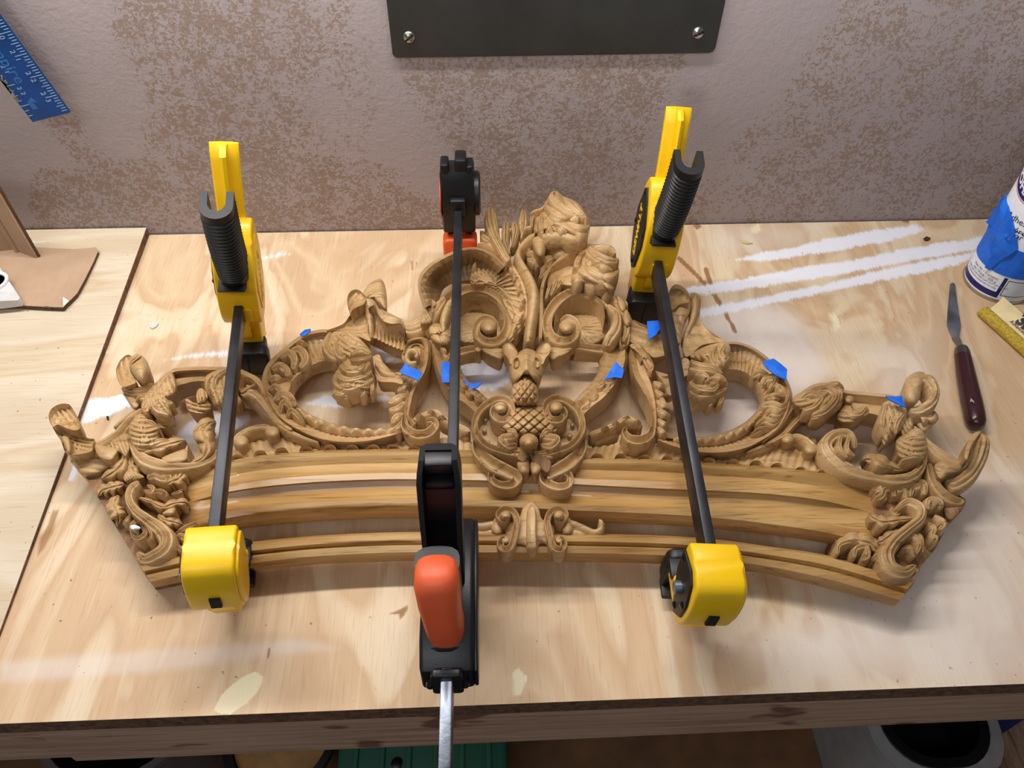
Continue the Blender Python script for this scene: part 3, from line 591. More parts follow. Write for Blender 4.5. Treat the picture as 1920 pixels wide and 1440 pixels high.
# ---------------- left ring (crop B)
loft('ring_scroll', 'B', [([(900, 470), (760, 432), (640, 425), (520, 462), (390, 560), (290, 660), (256, 770), (280, 900), (350, 1020), (470, 1110), (640, 1180), (800, 1205), (960, 1200), (1100, 1165), (1215, 1118)], .032),
    ([(900, 490), (760, 450), (640, 445), (530, 482), (405, 580), (310, 680), (278, 775), (302, 895), (372, 1008), (490, 1093), (650, 1160), (800, 1182), (960, 1176), (1100, 1148), (1213, 1112)], .041),
    ([(900, 510), (760, 475), (645, 470), (545, 505), (430, 600), (345, 690), (312, 780), (335, 885), (405, 985), (520, 1066), (665, 1130), (805, 1155), (955, 1152), (1095, 1132), (1211, 1107)], .034),
    ([(900, 570), (765, 560), (645, 575), (550, 620), (455, 690), (390, 760), (380, 830), (410, 915), (470, 990), (560, 1050), (680, 1105), (810, 1130), (950, 1134), (1090, 1122), (1209, 1103)], .027),
    ([(900, 620), (770, 622), (640, 645), (545, 695), (455, 775), (430, 840), (440, 890), (490, 960), (560, 1012), (660, 1068), (780, 1104), (900, 1120), (1000, 1121), (1100, 1112), (1207, 1099)], .035),
    ([(900, 650), (770, 650), (640, 675), (545, 725), (468, 800), (452, 860), (462, 900), (510, 955), (575, 1000), (668, 1052), (785, 1089), (900, 1106), (1000, 1109), (1100, 1104), (1205, 1094)], .030),
    ([(900, 680), (760, 688), (640, 706), (550, 755), (488, 830), (475, 880), (490, 920), (530, 965), (590, 1000), (680, 1040), (790, 1075), (900, 1095), (1000, 1100), (1100, 1098), (1203, 1090)], .020)], 150, sub=4,
    hf=lambda S, T: .0026*(np.abs(np.sin(np.pi*46*S))-.6)*np.exp(-((T-.5)/.18)**2))
strip('stem', 'B', [(150, 800, .040, 30), (240, 880, .042, 30), (310, 990, .042, 28), (400, 1080, .040, 24), (520, 1145, .038, 18), (640, 1185, .036, 10)], ridged(.006, 2, .0018))
for pts, w in [([(370, 610), (430, 570), (470, 610), (460, 690)], 34), ([(450, 560), (510, 550), (545, 610), (510, 680)], 36), ([(320, 690), (370, 660), (420, 690), (420, 740)], 34), ([(300, 760), (350, 740), (390, 760)], 28),
               ([(340, 900), (380, 850), (440, 870), (480, 940)], 36), ([(370, 990), (390, 910), (430, 920), (460, 980)], 24), ([(300, 830), (340, 800), (380, 830), (350, 870)], 26), ([(420, 1010), (450, 960), (500, 1000), (540, 1050)], 22), ([(480, 520), (520, 500), (560, 530)], 20)]: curl('B', pts, .044, w, 3, zb=.015)
blob('leaf', 'B', [(330, 800), (400, 750), (450, 770), (435, 840), (370, 855)], .040, -.006, edge=.042, zb=.015)
strip('ruffle', 'B', [(480, 945, .038, 12), (560, 1002, .039, 20), (660, 1050, .039, 22), (780, 1084, .039, 22), (900, 1102, .039, 20), (1050, 1104, .038, 18), (1180, 1094, .036, 12)], combo(half(.006), flute(9, .0046)), ns=120, zb=.018)
# leaf tongues over the top of the ring and the leafy mask
curl('B', [(720, 440), (690, 520), (740, 590), (800, 580)], .054, 40, 3)
curl('B', [(790, 450), (760, 530), (790, 590), (825, 550)], .056, 36, 3)
curl('B', [(840, 460), (860, 510), (850, 560)], .054, 24, 2)
wrap('B', [(740, 440), (830, 440), (900, 470), (970, 540), (1000, 600), (950, 635), (860, 640), (780, 610), (730, 580), (705, 500)], .046, .010, 30, 34)
blob('mask', 'B', [(830, 600), (785, 630), (755, 700), (728, 770), (738, 835), (722, 870), (760, 890), (790, 916), (850, 916), (920, 888), (980, 880), (1027, 820), (1027, 750), (1002, 680), (1000, 600), (950, 560)], .034, .028, zb=.026, fl=('dir', 15, 40, .0028, .35), nr=16)
for pts, w, h in [([(850, 590), (920, 560), (985, 590)], 24, .064), ([(850, 625), (930, 620), (1000, 600)], 18, .066), ([(780, 660), (840, 700), (930, 690), (985, 640)], 24, .066), ([(870, 690), (920, 680), (950, 650)], 20, .069),
                  ([(755, 730), (830, 760), (930, 740), (1000, 700)], 20, .063), ([(745, 790), (830, 820), (930, 790), (1010, 750)], 22, .060), ([(745, 860), (800, 850), (850, 830)], 20, .056), ([(790, 900), (830, 870), (870, 850)], 20, .053), ([(920, 880), (940, 840), (950, 800)], 22, .055), ([(990, 860), (1000, 810), (1000, 760)], 20, .055)]:
    curl('B', pts, h, w, 2, zb=.04, name='mask_lock')
# twisted ribbon
blob('ribbon', 'B', [(690, 432), (800, 388), (855, 320), (885, 280), (935, 268), (975, 335), (972, 430), (990, 500), (930, 480), (850, 448), (770, 430)], .038, -.006, edge=.046, fl=('dir', -35, 50, .0014), zb=.008)
blob('ribbon', 'B', [(833, 250), (838, 190), (870, 158), (915, 160), (960, 210), (945, 250), (910, 268), (870, 290), (850, 312)], .054, -.006, edge=.058, fl=('dir', -60, 40, .0014), zb=.02)
blob('ribbon', 'B', [(935, 190), (975, 120), (1045, 80), (1080, 110), (1098, 190), (1098, 290), (1060, 275), (1010, 230), (960, 225)], .050, .010, zb=.015, fl=('dir', 75, 70, .001))
loft('ribbon_shell', 'B', [([(960, 215), (1010, 225), (1045, 280), (1080, 320), (1140, 340), (1200, 360), (1222, 400)], .062), ([(975, 280), (1012, 262), (1040, 320), (1075, 365), (1130, 385), (1190, 385), (1218, 420)], .058),
    ([(985, 330), (1030, 330), (1060, 370), (1100, 400), (1150, 410), (1195, 410), (1220, 440)], .044), ([(990, 400), (1040, 430), (1080, 450), (1120, 470), (1160, 490), (1200, 500), (1225, 500)], .036), ([(990, 470), (1040, 492), (1080, 512), (1120, 530), (1160, 548), (1200, 562), (1222, 560)], .038), ([(992, 486), (1040, 506), (1080, 526), (1120, 545), (1160, 563), (1200, 580), (1222, 575)], .030)], 110, sub=6, zb=.008,
    hf=lambda S, T: .0030*(np.sin(np.pi*9*S)**2-.5)*np.exp(-((T-.66)/.18)**2))
strip('ribbon', 'B', [(955, 225, .056, 20), (975, 300, .051, 26), (982, 390, .045, 26), (985, 480, .040, 22)], half(.008))
strip('ribbon', 'B', [(1050, 290, .056, 14), (1110, 325, .050, 26), (1180, 370, .044, 44), (1250, 400, .042, 52), (1330, 370, .043, 60), (1370, 340, .044, 50)], ridged(.008, 4, .0016), nt=25)
blob('leaf', 'B', [(1340, 300), (1380, 270), (1420, 280), (1410, 330), (1400, 380), (1330, 390), (1330, 360)], .050, .005, zb=.015, fl=('dir', 60, 20, .0018))
blob('cracked_knot', 'B', [(1385, 400), (1420, 380), (1470, 400), (1530, 430), (1540, 490), (1500, 530), (1450, 520), (1400, 470)], .044, .008, zb=.012, extra=lambda d, r: -.003*np.exp(-((d[:, 0]*.7+d[:, 1]*.3)/7)**2)-.003*np.exp(-((d[:, 1]*.8-d[:, 0]*.3-6)/6)**2))
# S scroll
loft('s_scroll', 'B', [([(1200, 590), (1215, 520), (1270, 480), (1340, 472), (1392, 510), (1400, 590), (1385, 690), (1350, 770), (1300, 850), (1275, 930), (1262, 1000), (1300, 1050)], .033),
    ([(1212, 590), (1228, 530), (1275, 496), (1335, 490), (1372, 525), (1378, 595), (1362, 685), (1325, 760), (1282, 840), (1258, 930), (1248, 1010), (1285, 1068)], .043),
    ([(1235, 580), (1245, 540), (1280, 515), (1325, 510), (1348, 540), (1350, 600), (1332, 680), (1295, 750), (1260, 830), (1240, 930), (1232, 1020), (1265, 1090)], .036),
    ([(1255, 570), (1262, 545), (1285, 528), (1315, 528), (1328, 550), (1325, 600), (1305, 675), (1270, 740), (1240, 820), (1222, 930), (1216, 1030), (1245, 1105)], .041), ([(1265, 570), (1270, 552), (1288, 540), (1308, 540), (1315, 560), (1308, 600), (1285, 665), (1255, 730), (1226, 812), (1206, 930), (1203, 1040), (1230, 1120)], .030)], 110, sub=4)
blob('scroll_floor', 'B', [(1200, 600), (1230, 530), (1290, 510), (1340, 540), (1340, 620), (1310, 690), (1250, 670), (1210, 640)], .036, .004, zb=.012)
strip('volute', 'B', [(1300, 640, .050, 24), (1250, 640, .051, 24), (1230, 600, .051, 22), (1250, 560, .051, 20), (1290, 560, .051, 18), (1305, 590, .051, 16), (1285, 605, .050, 12)], half(.008), zb=.02)
strip('scroll_hook', 'B', [(1215, 1010, .042, 20), (1225, 1080, .044, 30), (1290, 1125, .046, 34), (1370, 1120, .047, 34), (1425, 1070, .047, 30), (1410, 1030, .046, 22), (1360, 1040, .044, 14)], cove(.004, .25, .004), nt=21)
strip('scroll_hook', 'B', [(1230, 1120, .030, 26), (1290, 1170, .030, 30), (1380, 1165, .031, 30), (1440, 1110, .032, 26)], half(.006))
for pts, w in [([(1240, 740), (1180, 760), (1150, 800)], 30), ([(1260, 790), (1210, 800), (1170, 840)], 26), ([(1230, 860), (1170, 880), (1110, 920)], 34), ([(1220, 910), (1170, 950), (1110, 965)], 28), ([(1210, 990), (1160, 1010), (1130, 1060)], 34), ([(1200, 1040), (1170, 1080), (1140, 1085)], 24)]:
    curl('B', pts, .044, w, 2, zb=.012)
blob('ribbon', 'B', [(988, 612), (1045, 590), (1072, 640), (1130, 700), (1192, 740), (1205, 790), (1140, 780), (1040, 770), (1020, 700)], .040, -.003, edge=.046, zb=.010, fl=('dir', 30, 45, .0012))
strip('ribbon', 'B', [(1020, 640, .050, 14), (1070, 700, .048, 18), (1130, 720, .046, 22), (1200, 720, .042, 26)], half(.006))
strip('wavy_band', 'B', [(1280, 1030, .038, 20), (1340, 1000, .040, 24), (1430, 975, .042, 24), (1480, 1020, .041, 28), (1560, 1060, .039, 30), (1660, 1110, .038, 30)], ridged(.007, 2, .002))
for x, y in [(1320, 1000), (1400, 975), (1470, 1010), (1540, 1050)]: curl('B', [(x-30, y+10), (x, y-6), (x+30, y+16)], .045, 14, 1, zb=.02, name='ripple')

# ---------------- centre: loop round the pine cone (crop D)
LOOP = [([(200, 70), (212, 180), (250, 285), (320, 380), (400, 440), (450, 490)], .030), ([(222, 75), (234, 180), (270, 275), (338, 365), (415, 422), (462, 470)], .042), ([(262, 80), (274, 170), (308, 255), (372, 338), (445, 395), (488, 445)], .034), ([(330, 90), (330, 160), (350, 235), (400, 312), (460, 362), (505, 410)], .038), ([(372, 100), (360, 160), (378, 225), (425, 295), (480, 345), (525, 385)], .026)]
loft('loop_scroll', 'D', LOOP, 80, sub=5, hf=lambda S, T: .0014*(np.abs(np.sin(np.pi*12*S))-.6)*np.exp(-((T-.8)/.2)**2))
loft('loop_scroll', 'D', [([(1315, 75), (1312, 180), (1272, 285), (1200, 385), (1120, 450), (1072, 505)], .030), ([(1296, 80), (1292, 180), (1252, 275), (1182, 368), (1104, 430), (1058, 480)], .042), ([(1250, 70), (1248, 165), (1210, 260), (1145, 345), (1080, 400), (1040, 440)], .034), ([(1180, 75), (1190, 160), (1172, 245), (1118, 320), (1060, 375), (1028, 412)], .038), ([(1120, 90), (1150, 165), (1140, 240), (1090, 310), (1040, 362), (1010, 395)], .026)], 80, sub=5, hf=lambda S, T: .0014*(np.abs(np.sin(np.pi*12*S))-.6)*np.exp(-((T-.8)/.2)**2))
strip('loop_scroll', 'D', [(1210, 100, .037, 26), (1140, 96, .037, 24), (1080, 88, .038, 22), (1035, 84, .039, 20), (1015, 98, .039, 12)], cove(.004, .25, .003), nt=21)
strip('loop_scroll', 'D', [(330, 125, .037, 24), (390, 108, .037, 22), (450, 98, .038, 20), (485, 106, .039, 14)], cove(.004, .25, .003), nt=21)
knob('D', 470, 108, 20, .040, .005); 
for x, y in [(1160, 300), (1195, 320), (1120, 370), (1080, 420), (1220, 250)]: curl('D', [(x-26, y+16), (x+6, y+2), (x+24, y-22)], .043, 16, 2, zb=.02, name='ripple')
for x, y in [(420, 350), (470, 380), (390, 300)]: curl('D', [(x-24, y-16), (x, y+6), (x+26, y+12)], .043, 14, 2, zb=.02, name='ripple')
for x, y in [(270, 110), (285, 150)]: curl('D', [(x-14, y-20), (x+14, y), (x-4, y+24)], .046, 14, 2, zb=.02)
# right S scroll (crop E) and its hook
loft('s_scroll', 'E', [([(232, 490), (232, 620), (250, 740), (310, 850), (370, 960), (390, 1050), (395, 1110)], .032), ([(252, 500), (254, 620), (275, 730), (335, 840), (392, 950), (408, 1050), (410, 1120)], .043), ([(285, 520), (295, 620), (318, 720), (372, 820), (412, 940), (424, 1050), (425, 1125)], .038),
     ([(330, 560), (345, 640), (372, 720), (405, 810), (432, 930), (442, 1050), (440, 1130)], .041), ([(360, 600), (385, 660), (405, 730), (425, 810), (450, 930), (458, 1050), (455, 1130)], .030)], 90, sub=4)
blob('leaf', 'E', [(240, 510), (290, 495), (340, 515), (380, 570), (420, 640), (425, 680), (390, 710), (360, 680), (330, 620), (290, 560)], .042, .006, zb=.015, fl=('dir', 60, 36, .0018))
curl('E', [(300, 540), (340, 560), (360, 600), (345, 620)], .050, 24, 2, zb=.02); curl('E', [(370, 620), (410, 660), (400, 690), (375, 690)], .049, 22, 2, zb=.02)
for pts, w in [([(420, 780), (470, 800), (515, 830)], 28), ([(430, 840), (480, 870), (520, 890)], 24), ([(440, 920), (500, 950), (545, 985)], 30), ([(440, 980), (500, 1010), (550, 1040)], 28), ([(450, 1060), (500, 1090), (530, 1100)], 26), ([(450, 1120), (490, 1150), (525, 1180)], 26), ([(460, 870), (500, 930), (510, 1000)], 22)]: curl('E', pts, .043, w, 2, zb=.012)
strip('scroll_hook', 'E', [(420, 1110, .042, 26), (395, 1180, .046, 34), (320, 1215, .048, 38), (240, 1200, .048, 34), (205, 1150, .046, 22), (220, 1120, .044, 12)], cove(.004, .25, .004), nt=21)
strip('scroll_hook', 'E', [(430, 1160, .030, 30), (390, 1250, .031, 36), (300, 1275, .031, 36), (215, 1255, .031, 32), (185, 1190, .032, 22)], half(.006))
strip('wavy_band', 'E', [(340, 1110, .038, 20), (280, 1070, .042, 24), (210, 1050, .042, 26), (150, 1090, .040, 26), (60, 1130, .038, 28), (-60, 1180, .037, 34)], ridged(.007, 2, .002))
strip('wavy_band', 'E', [(170, 1130, .030, 26), (80, 1180, .030, 28), (-30, 1225, .030, 30)], half(.006))
for x, y in [(300, 1075), (220, 1045), (140, 1085), (60, 1120)]: curl('E', [(x+30, y+14), (x, y-6), (x-30, y+14)], .045, 14, 1, zb=.02, name='ripple')
# ---------------- cartouche
blob('cartouche', 'D', [(650, 420), (560, 400), (470, 460), (436, 560), (455, 660), (540, 740), (640, 770), (700, 800), (760, 740), (830, 800), (880, 760), (990, 730), (1050, 660), (1080, 570), (1050, 470), (960, 400), (870, 410), (760, 430)], .036, -.004, edge=.038, zb=.008)
volute('D', [(760, 690), (690, 690), (600, 670), (520, 640), (465, 580), (450, 520), (475, 450), (530, 400), (590, 375), (640, 390), (660, 440), (630, 490), (580, 490), (555, 450), (580, 415)], .050, 18, 24, dz=.006, prof=cove(.004, .28, .002), zb=.02)
volute('D', [(760, 690), (830, 690), (910, 670), (990, 640), (1045, 580), (1058, 520), (1035, 450), (985, 400), (920, 375), (870, 390), (850, 430), (875, 490), (930, 495), (955, 460), (930, 425)], .050, 18, 24, dz=.006, prof=cove(.004, .28, .002), zb=.02)
knob('D', 595, 432, 36, .056, .008); knob('D', 910, 432, 38, .056, .008)
strip('scroll', 'D', [(455, 600, .042, 20), (470, 670, .045, 34), (540, 740, .047, 44), (640, 790, .047, 40), (690, 820, .046, 34), (660, 860, .045, 28), (600, 865, .045, 24), (550, 840, .045, 22), (545, 800, .045, 20), (580, 790, .045, 14)], cove(.004, .25, .003), zb=.02, nt=21)
strip('scroll', 'D', [(1060, 600, .042, 20), (1045, 670, .045, 34), (980, 740, .047, 40), (890, 790, .047, 36), (840, 810, .046, 32), (860, 850, .045, 28), (920, 875, .045, 24), (980, 860, .045, 22), (985, 810, .045, 20), (950, 795, .045, 14)], cove(.004, .25, .003), zb=.02, nt=21)
def lattice(d, r):
    u = d[:, 0]*.80+d[:, 1]*.95; v = d[:, 0]*.80-d[:, 1]*.95; p = 50.0
    a = np.abs(((u/p+.5) % 1)-.5)*p; b = np.abs(((v/p+.5) % 1)-.5)*p
    return (-.0032*np.exp(-(a/5.5)**2)-.0032*np.exp(-(b/5.5)**2))*(1.0 if r < .98 else .4)
blob('lattice_cushion', 'D', [(665, 432), (760, 425), (845, 432), (885, 470), (905, 520), (915, 570), (850, 590), (760, 600), (680, 590), (600, 560), (585, 530), (620, 480)], .044, .016, zb=.025, nr=70, n=190, extra=lattice)
knob('D', 755, 625, 54, .054, .022, zb=.03)
curl('D', [(700, 590), (650, 590), (600, 600), (640, 640), (690, 640)], .056, 26, 3, zb=.03); curl('D', [(815, 590), (860, 590), (915, 600), (880, 640), (820, 640)], .056, 26, 3, zb=.03)
curl('D', [(690, 600), (670, 560), (630, 560)], .058, 20, 2, zb=.03); curl('D', [(820, 600), (850, 560), (890, 560)], .058, 20, 2, zb=.03)
leaf('leaf', 'D', [(740, 700, .046, 12), (700, 690, .050, 34), (640, 680, .048, 34), (570, 650, .044, 8)], 3, .2, .3, zb=.02); leaf('leaf', 'D', [(770, 700, .046, 12), (830, 700, .050, 34), (890, 690, .048, 34), (960, 650, .044, 8)], 3, .2, .3, zb=.02)
blob('leaf', 'D', [(690, 740), (750, 720), (760, 790), (730, 810), (700, 790)], .046, .006, zb=.02); blob('leaf', 'D', [(765, 740), (820, 730), (835, 770), (800, 810), (770, 800)], .046, .006, zb=.02)
blob('broken_patch', 'D', [(700, 690), (740, 670), (750, 710), (730, 740), (690, 720)], .051, .002, zb=.03, mat=RAW); blob('broken_patch', 'D', [(770, 700), (830, 700), (880, 740), (860, 800), (810, 770), (780, 740)], .049, .003, zb=.03, mat=RAW)
for x, y in [(510, 500), (505, 560), (525, 625), (1000, 530), (985, 590)]: knob('D', x, y, 13, .038, .003, zb=.03)
# pine cone and the beast's head above it
def scales(d, r):
    u = (d[:, 0]*1.0+d[:, 1]*.8)/44; v = (d[:, 0]*1.0-d[:, 1]*.8)/44
    a = np.abs((u % 1)-.5)*2; b = np.abs((v % 1)-.5)*2
    return .0042*(np.clip(1-np.maximum(a, b)**2.5, 0, 1)-.6)*(1 if r < .97 else .3)
blob('pine_cone', 'D', [(735, 250), (700, 265), (665, 310), (652, 370), (665, 410), (700, 425), (760, 425), (800, 415), (810, 370), (800, 310), (770, 265)], .044, .022, zb=.02, nr=44, n=130, extra=scales)
blob('beast_head', 'D', [(700, 120), (740, 100), (790, 115), (830, 150), (838, 210), (828, 270), (800, 300), (760, 260), (720, 260), (680, 300), (650, 270), (644, 210), (660, 150)], .044, .020, zb=.015, extra=lambda d, r: -.004*np.exp(-((np.abs(d[:, 0]-5)-58)/14)**2-((d[:, 1]+20)/30)**2)+.003*np.exp(-(d[:, 0]/16)**2)*(d[:, 1] < 40))
for sx in (-1, 1):
    cx = 742
    blob('beast_ear', 'D', [(cx+sx*50, 130), (cx+sx*70, 85), (cx+sx*105, 58), (cx+sx*135, 80), (cx+sx*132, 120), (cx+sx*110, 150), (cx+sx*85, 190)], .048, -.004, edge=.054, zb=.015)
    blob('leaf', 'D', [(cx+sx*120, 110), (cx+sx*160, 90), (cx+sx*210, 95), (cx+sx*262, 95), (cx+sx*230, 130), (cx+sx*180, 160), (cx+sx*140, 170)], .042, .006, zb=.012, fl=('dir', sx*-12, 40, .0014))
    blob('beast_eye', 'D', [(cx+sx*50, 150), (cx+sx*72, 165), (cx+sx*70, 200), (cx+sx*52, 205), (cx+sx*42, 180)], .059, -.004, edge=.061, zb=.04)
# ---------------- upper volutes (crop C)
def bigvol(pts, h0, h1, ws, side):
    m = len(pts); q = [(p[0], p[1], h0+(h1-h0)*i/(m-1), ws[min(i, len(ws)-1)]) for i, p in enumerate(pts)]
    return strip('volute', 'C', q, cove(.005, .22, .0035), nt=25)
blob('volute_floor', 'C', [(420, 880), (520, 870), (640, 880), (740, 930), (760, 1010), (720, 1080), (620, 1100), (560, 1090), (450, 1080), (400, 1000)], .022, .003, zb=.008, fl=('rad', 640, 985, 44, .0012))
blob('volute_floor', 'C', [(1060, 940), (1150, 890), (1260, 890), (1400, 900), (1440, 960), (1420, 1050), (1330, 1100), (1230, 1090), (1120, 1080), (1060, 1020)], .022, .003, zb=.008, fl=('rad', 1165, 985, 44, .0016))
bigvol([(300, 1060), (275, 980), (300, 880), (350, 795), (440, 735), (560, 722), (670, 755), (745, 830), (775, 930), (750, 1020), (690, 1075), (610, 1075), (560, 1030), (555, 970), (590, 925), (650, 925), (685, 965)], .046, .052, [40, 46, 46, 44, 40, 36, 36, 38, 38, 38, 34, 32, 28, 26, 24, 22, 16], 0)
bigvol([(1545, 1110), (1555, 1020), (1520, 900), (1450, 800), (1350, 745), (1230, 738), (1120, 785), (1050, 870), (1030, 960), (1060, 1040), (1130, 1072), (1200, 1055), (1235, 1000), (1215, 940), (1165, 915), (1120, 945)], .046, .052, [34, 40, 44, 44, 40, 36, 36, 36, 36, 34, 32, 28, 26, 24, 22, 16], 0)
knob('C', 635, 985, 58, .046, .014); knob('C', 1165, 985, 58, .046, .014)
# inner hoods of the volutes
loft('volute_hood', 'C', [([(400, 830), (470, 760), (570, 745), (660, 780), (725, 850), (745, 930)], .050), ([(420, 850), (480, 800), (570, 790), (650, 820), (700, 880), (715, 940)], .038), ([(440, 880), (500, 870), (570, 862), (640, 872), (690, 905), (700, 950)], .026)], 50, sub=5)
loft('volute_hood', 'C', [([(1420, 900), (1400, 810), (1340, 765), (1240, 760), (1150, 800), (1090, 880), (1075, 950)], .050), ([(1425, 920), (1400, 850), (1340, 810), (1250, 805), (1170, 835), (1115, 895), (1100, 955)], .038), ([(1420, 950), (1390, 905), (1330, 890), (1260, 880), (1190, 880), (1130, 915), (1112, 960)], .026)], 50, sub=5)
# left outer curl over the left volute
strip('leaf', 'C', [(230, 1010, .044, 30), (240, 930, .048, 40), (290, 840, .050, 40), (340, 780, .050, 26)], ridged(.008, 3, .002), nt=21)
strip('leaf', 'C', [(330, 1010, .052, 20), (330, 920, .056, 30), (360, 830, .056, 30), (400, 770, .054, 20)], half(.008))
blob('cracked_knot', 'C', [(230, 960), (300, 960), (370, 1000), (380, 1070), (350, 1110), (290, 1100), (240, 1050)], .044, .008, zb=.012, extra=lambda d, r: -.003*np.exp(-((d[:, 0]*.7-d[:, 1]*.3)/7)**2)-.003*np.exp(-((d[:, 1]*.9+d[:, 0]*.2)/6)**2))
# right outer tongue
strip('leaf', 'C', [(1440, 830, .050, 16), (1500, 890, .054, 34), (1495, 980, .055, 46), (1450, 1050, .052, 44), (1430, 1110, .046, 26)], ridged(.010, 3, .0024), nt=21)
strip('leaf', 'C', [(1480, 800, .046, 12), (1555, 900, .049, 28), (1570, 1000, .048, 30), (1540, 1080, .044, 18)], ridged(.006, 2, .002))
for x, y in [(1560, 820), (1590, 930), (1570, 1020)]: curl('C', [(x-40, y-20), (x, y), (x-10, y+40)], .044, 24, 2, zb=.012)
# ---------------- hooded shell and ruffled fan at upper left
loft('shell_hood', 'C', [([(200, 865), (160, 740), (165, 640), (230, 560), (330, 500), (450, 450), (570, 440), (680, 490), (760, 560)], .040), ([(215, 845), (178, 740), (182, 650), (245, 575), (345, 515), (455, 470), (565, 462), (660, 505), (740, 575)], .072),
    ([(235, 830), (205, 745), (215, 665), (270, 600), (360, 545), (460, 500), (555, 490), (640, 525), (720, 590)], .066), ([(270, 820), (260, 760), (275, 700), (320, 650), (390, 605), (470, 570), (540, 560), (600, 580), (680, 630)], .040), ([(300, 810), (310, 770), (330, 730), (370, 700), (420, 680), (480, 670), (530, 670), (580, 680), (650, 700)], .030)], 130, sub=6, zb=.02,
    hf=lambda S, T: .003*(np.abs(np.sin(np.pi*17*S))-.6)*np.exp(-((T-.62)/.25)**2))
blob('scallop_fan', 'C', [(520, 690), (515, 630), (530, 570), (570, 525), (650, 515), (720, 530), (790, 590), (840, 650), (865, 720), (885, 800), (870, 880), (880, 920), (850, 960), (800, 950), (800, 880), (740, 770), (640, 705)], .042, -.004, edge=.050, c=(680, 700), nr=16, n=170, zb=.02, fl=('rad', 600, 740, 34, .0034))
for pts in [[(560, 530), (535, 560), (520, 600)], [(610, 520), (640, 505), (670, 525)], [(720, 530), (745, 560), (770, 560)], [(790, 590), (810, 640), (840, 650)], [(850, 690), (840, 720), (865, 750)], [(880, 790), (855, 820), (875, 850)], [(870, 890), (850, 920), (870, 950)], [(830, 980), (810, 1000), (830, 1030)]]: curl('C', pts, .056, 16, 1, zb=.03, name='ruffle')
blob('leaf', 'C', [(800, 900), (870, 920), (860, 990), (830, 1040), (780, 1090), (750, 1070), (790, 990)], .044, .006, zb=.012, fl=('dir', -50, 30, .0018))
blob('leaf', 'C', [(200, 830), (260, 800), (280, 830), (240, 880), (205, 880)], .050, .004, zb=.02, fl=('dir', 60, 20, .0016))
# ---------------- centre stems
strip('stem', 'C', [(900, 1080, .050, 40), (915, 960, .054, 42), (935, 840, .058, 44), (940, 720, .060, 44), (905, 620, .060, 40), (860, 545, .060, 36), (835, 480, .060, 34), (860, 420, .061, 34), (910, 370, .062, 36), (950, 350, .062, 40)], half(.018), zb=.015, nt=19)
strip('stem', 'C', [(985, 1060, .046, 14), (990, 900, .050, 18), (990, 760, .052, 18), (1010, 660, .053, 16), (1060, 570, .055, 14), (1150, 500, .058, 13), (1240, 460, .060, 12)], ridged(.008, 2, .002), zb=.012)
strip('leaf', 'C', [(870, 980, .046, 20), (880, 850, .049, 32), (860, 720, .052, 36), (800, 590, .053, 30), (740, 520, .052, 22)], ridged(.007, 2, .002), zb=.012)
blob('backing_leaf', 'C', [(1030, 700), (1050, 620), (1100, 550), (1180, 500), (1260, 480), (1290, 560), (1230, 640), (1200, 690), (1120, 700), (1060, 740)], .046, -.008, edge=.052, zb=.012, fl=('dir', -40, 60, .0016))
for pts, w in [([(1020, 790), (1040, 720), (1060, 670)], 18), ([(1050, 770), (1080, 700), (1100, 650)], 20), ([(1080, 740), (1110, 690), (1120, 660)], 18)]: curl('C', pts, .054, w, 2, zb=.015)
# leaf spray (crop K)
spray = combo(flat(.009), lambda s, t: -.0026*np.exp(-(t/.13)**2)-.0016*np.exp(-((np.abs(t)-.6)/.10)**2))
strip('leaf', 'K', [(480, 880, .062, 40), (400, 740, .066, 48), (320, 580, .070, 60), (270, 420, .073, 88), (255, 310, .074, 84), (250, 240, .073, 78)], spray, zb=.03, nt=31)
strip('leaf', 'K', [(380, 760, .060, 20), (280, 640, .063, 40), (200, 570, .064, 60), (130, 530, .063, 50)], spray, zb=.03, nt=31)
strip('leaf', 'K', [(420, 840, .058, 20), (300, 720, .060, 30), (190, 680, .060, 34), (100, 680, .058, 20)], ridged(.008, 2, .0018), zb=.03)
strip('leaf', 'K', [(480, 800, .060, 26), (440, 640, .066, 44), (440, 500, .070, 54), (440, 400, .070, 50)], spray, zb=.03, nt=31)
strip('leaf', 'K', [(510, 720, .062, 24), (540, 600, .066, 40), (555, 500, .070, 52), (530, 410, .071, 52)], spray, zb=.03, nt=31)
strip('bud', 'K', [(640, 560, .066, 30), (640, 470, .070, 62), (645, 380, .074, 76), (645, 290, .074, 50), (640, 262, .072, 18)], combo(half(.016), lambda s, t: .002*(np.abs(np.cos(np.pi*1.5*t))-.5)), zb=.04, nt=19)
strip('leaf', 'K', [(620, 620, .064, 20), (640, 540, .067, 24), (690, 480, .068, 24), (760, 470, .068, 20)], half(.008), zb=.04)
for pts, w in [([(680, 820), (740, 780), (820, 860)], 46), ([(690, 860), (790, 880), (830, 960)], 46), ([(860, 900), (950, 840), (1040, 820)], 50), ([(850, 1000), (930, 930), (990, 870)], 46), ([(660, 780), (720, 750), (770, 740)], 34), ([(840, 1090), (900, 1000), (960, 950)], 40)]: curl('K', pts, .054, w, 3, zb=.015)
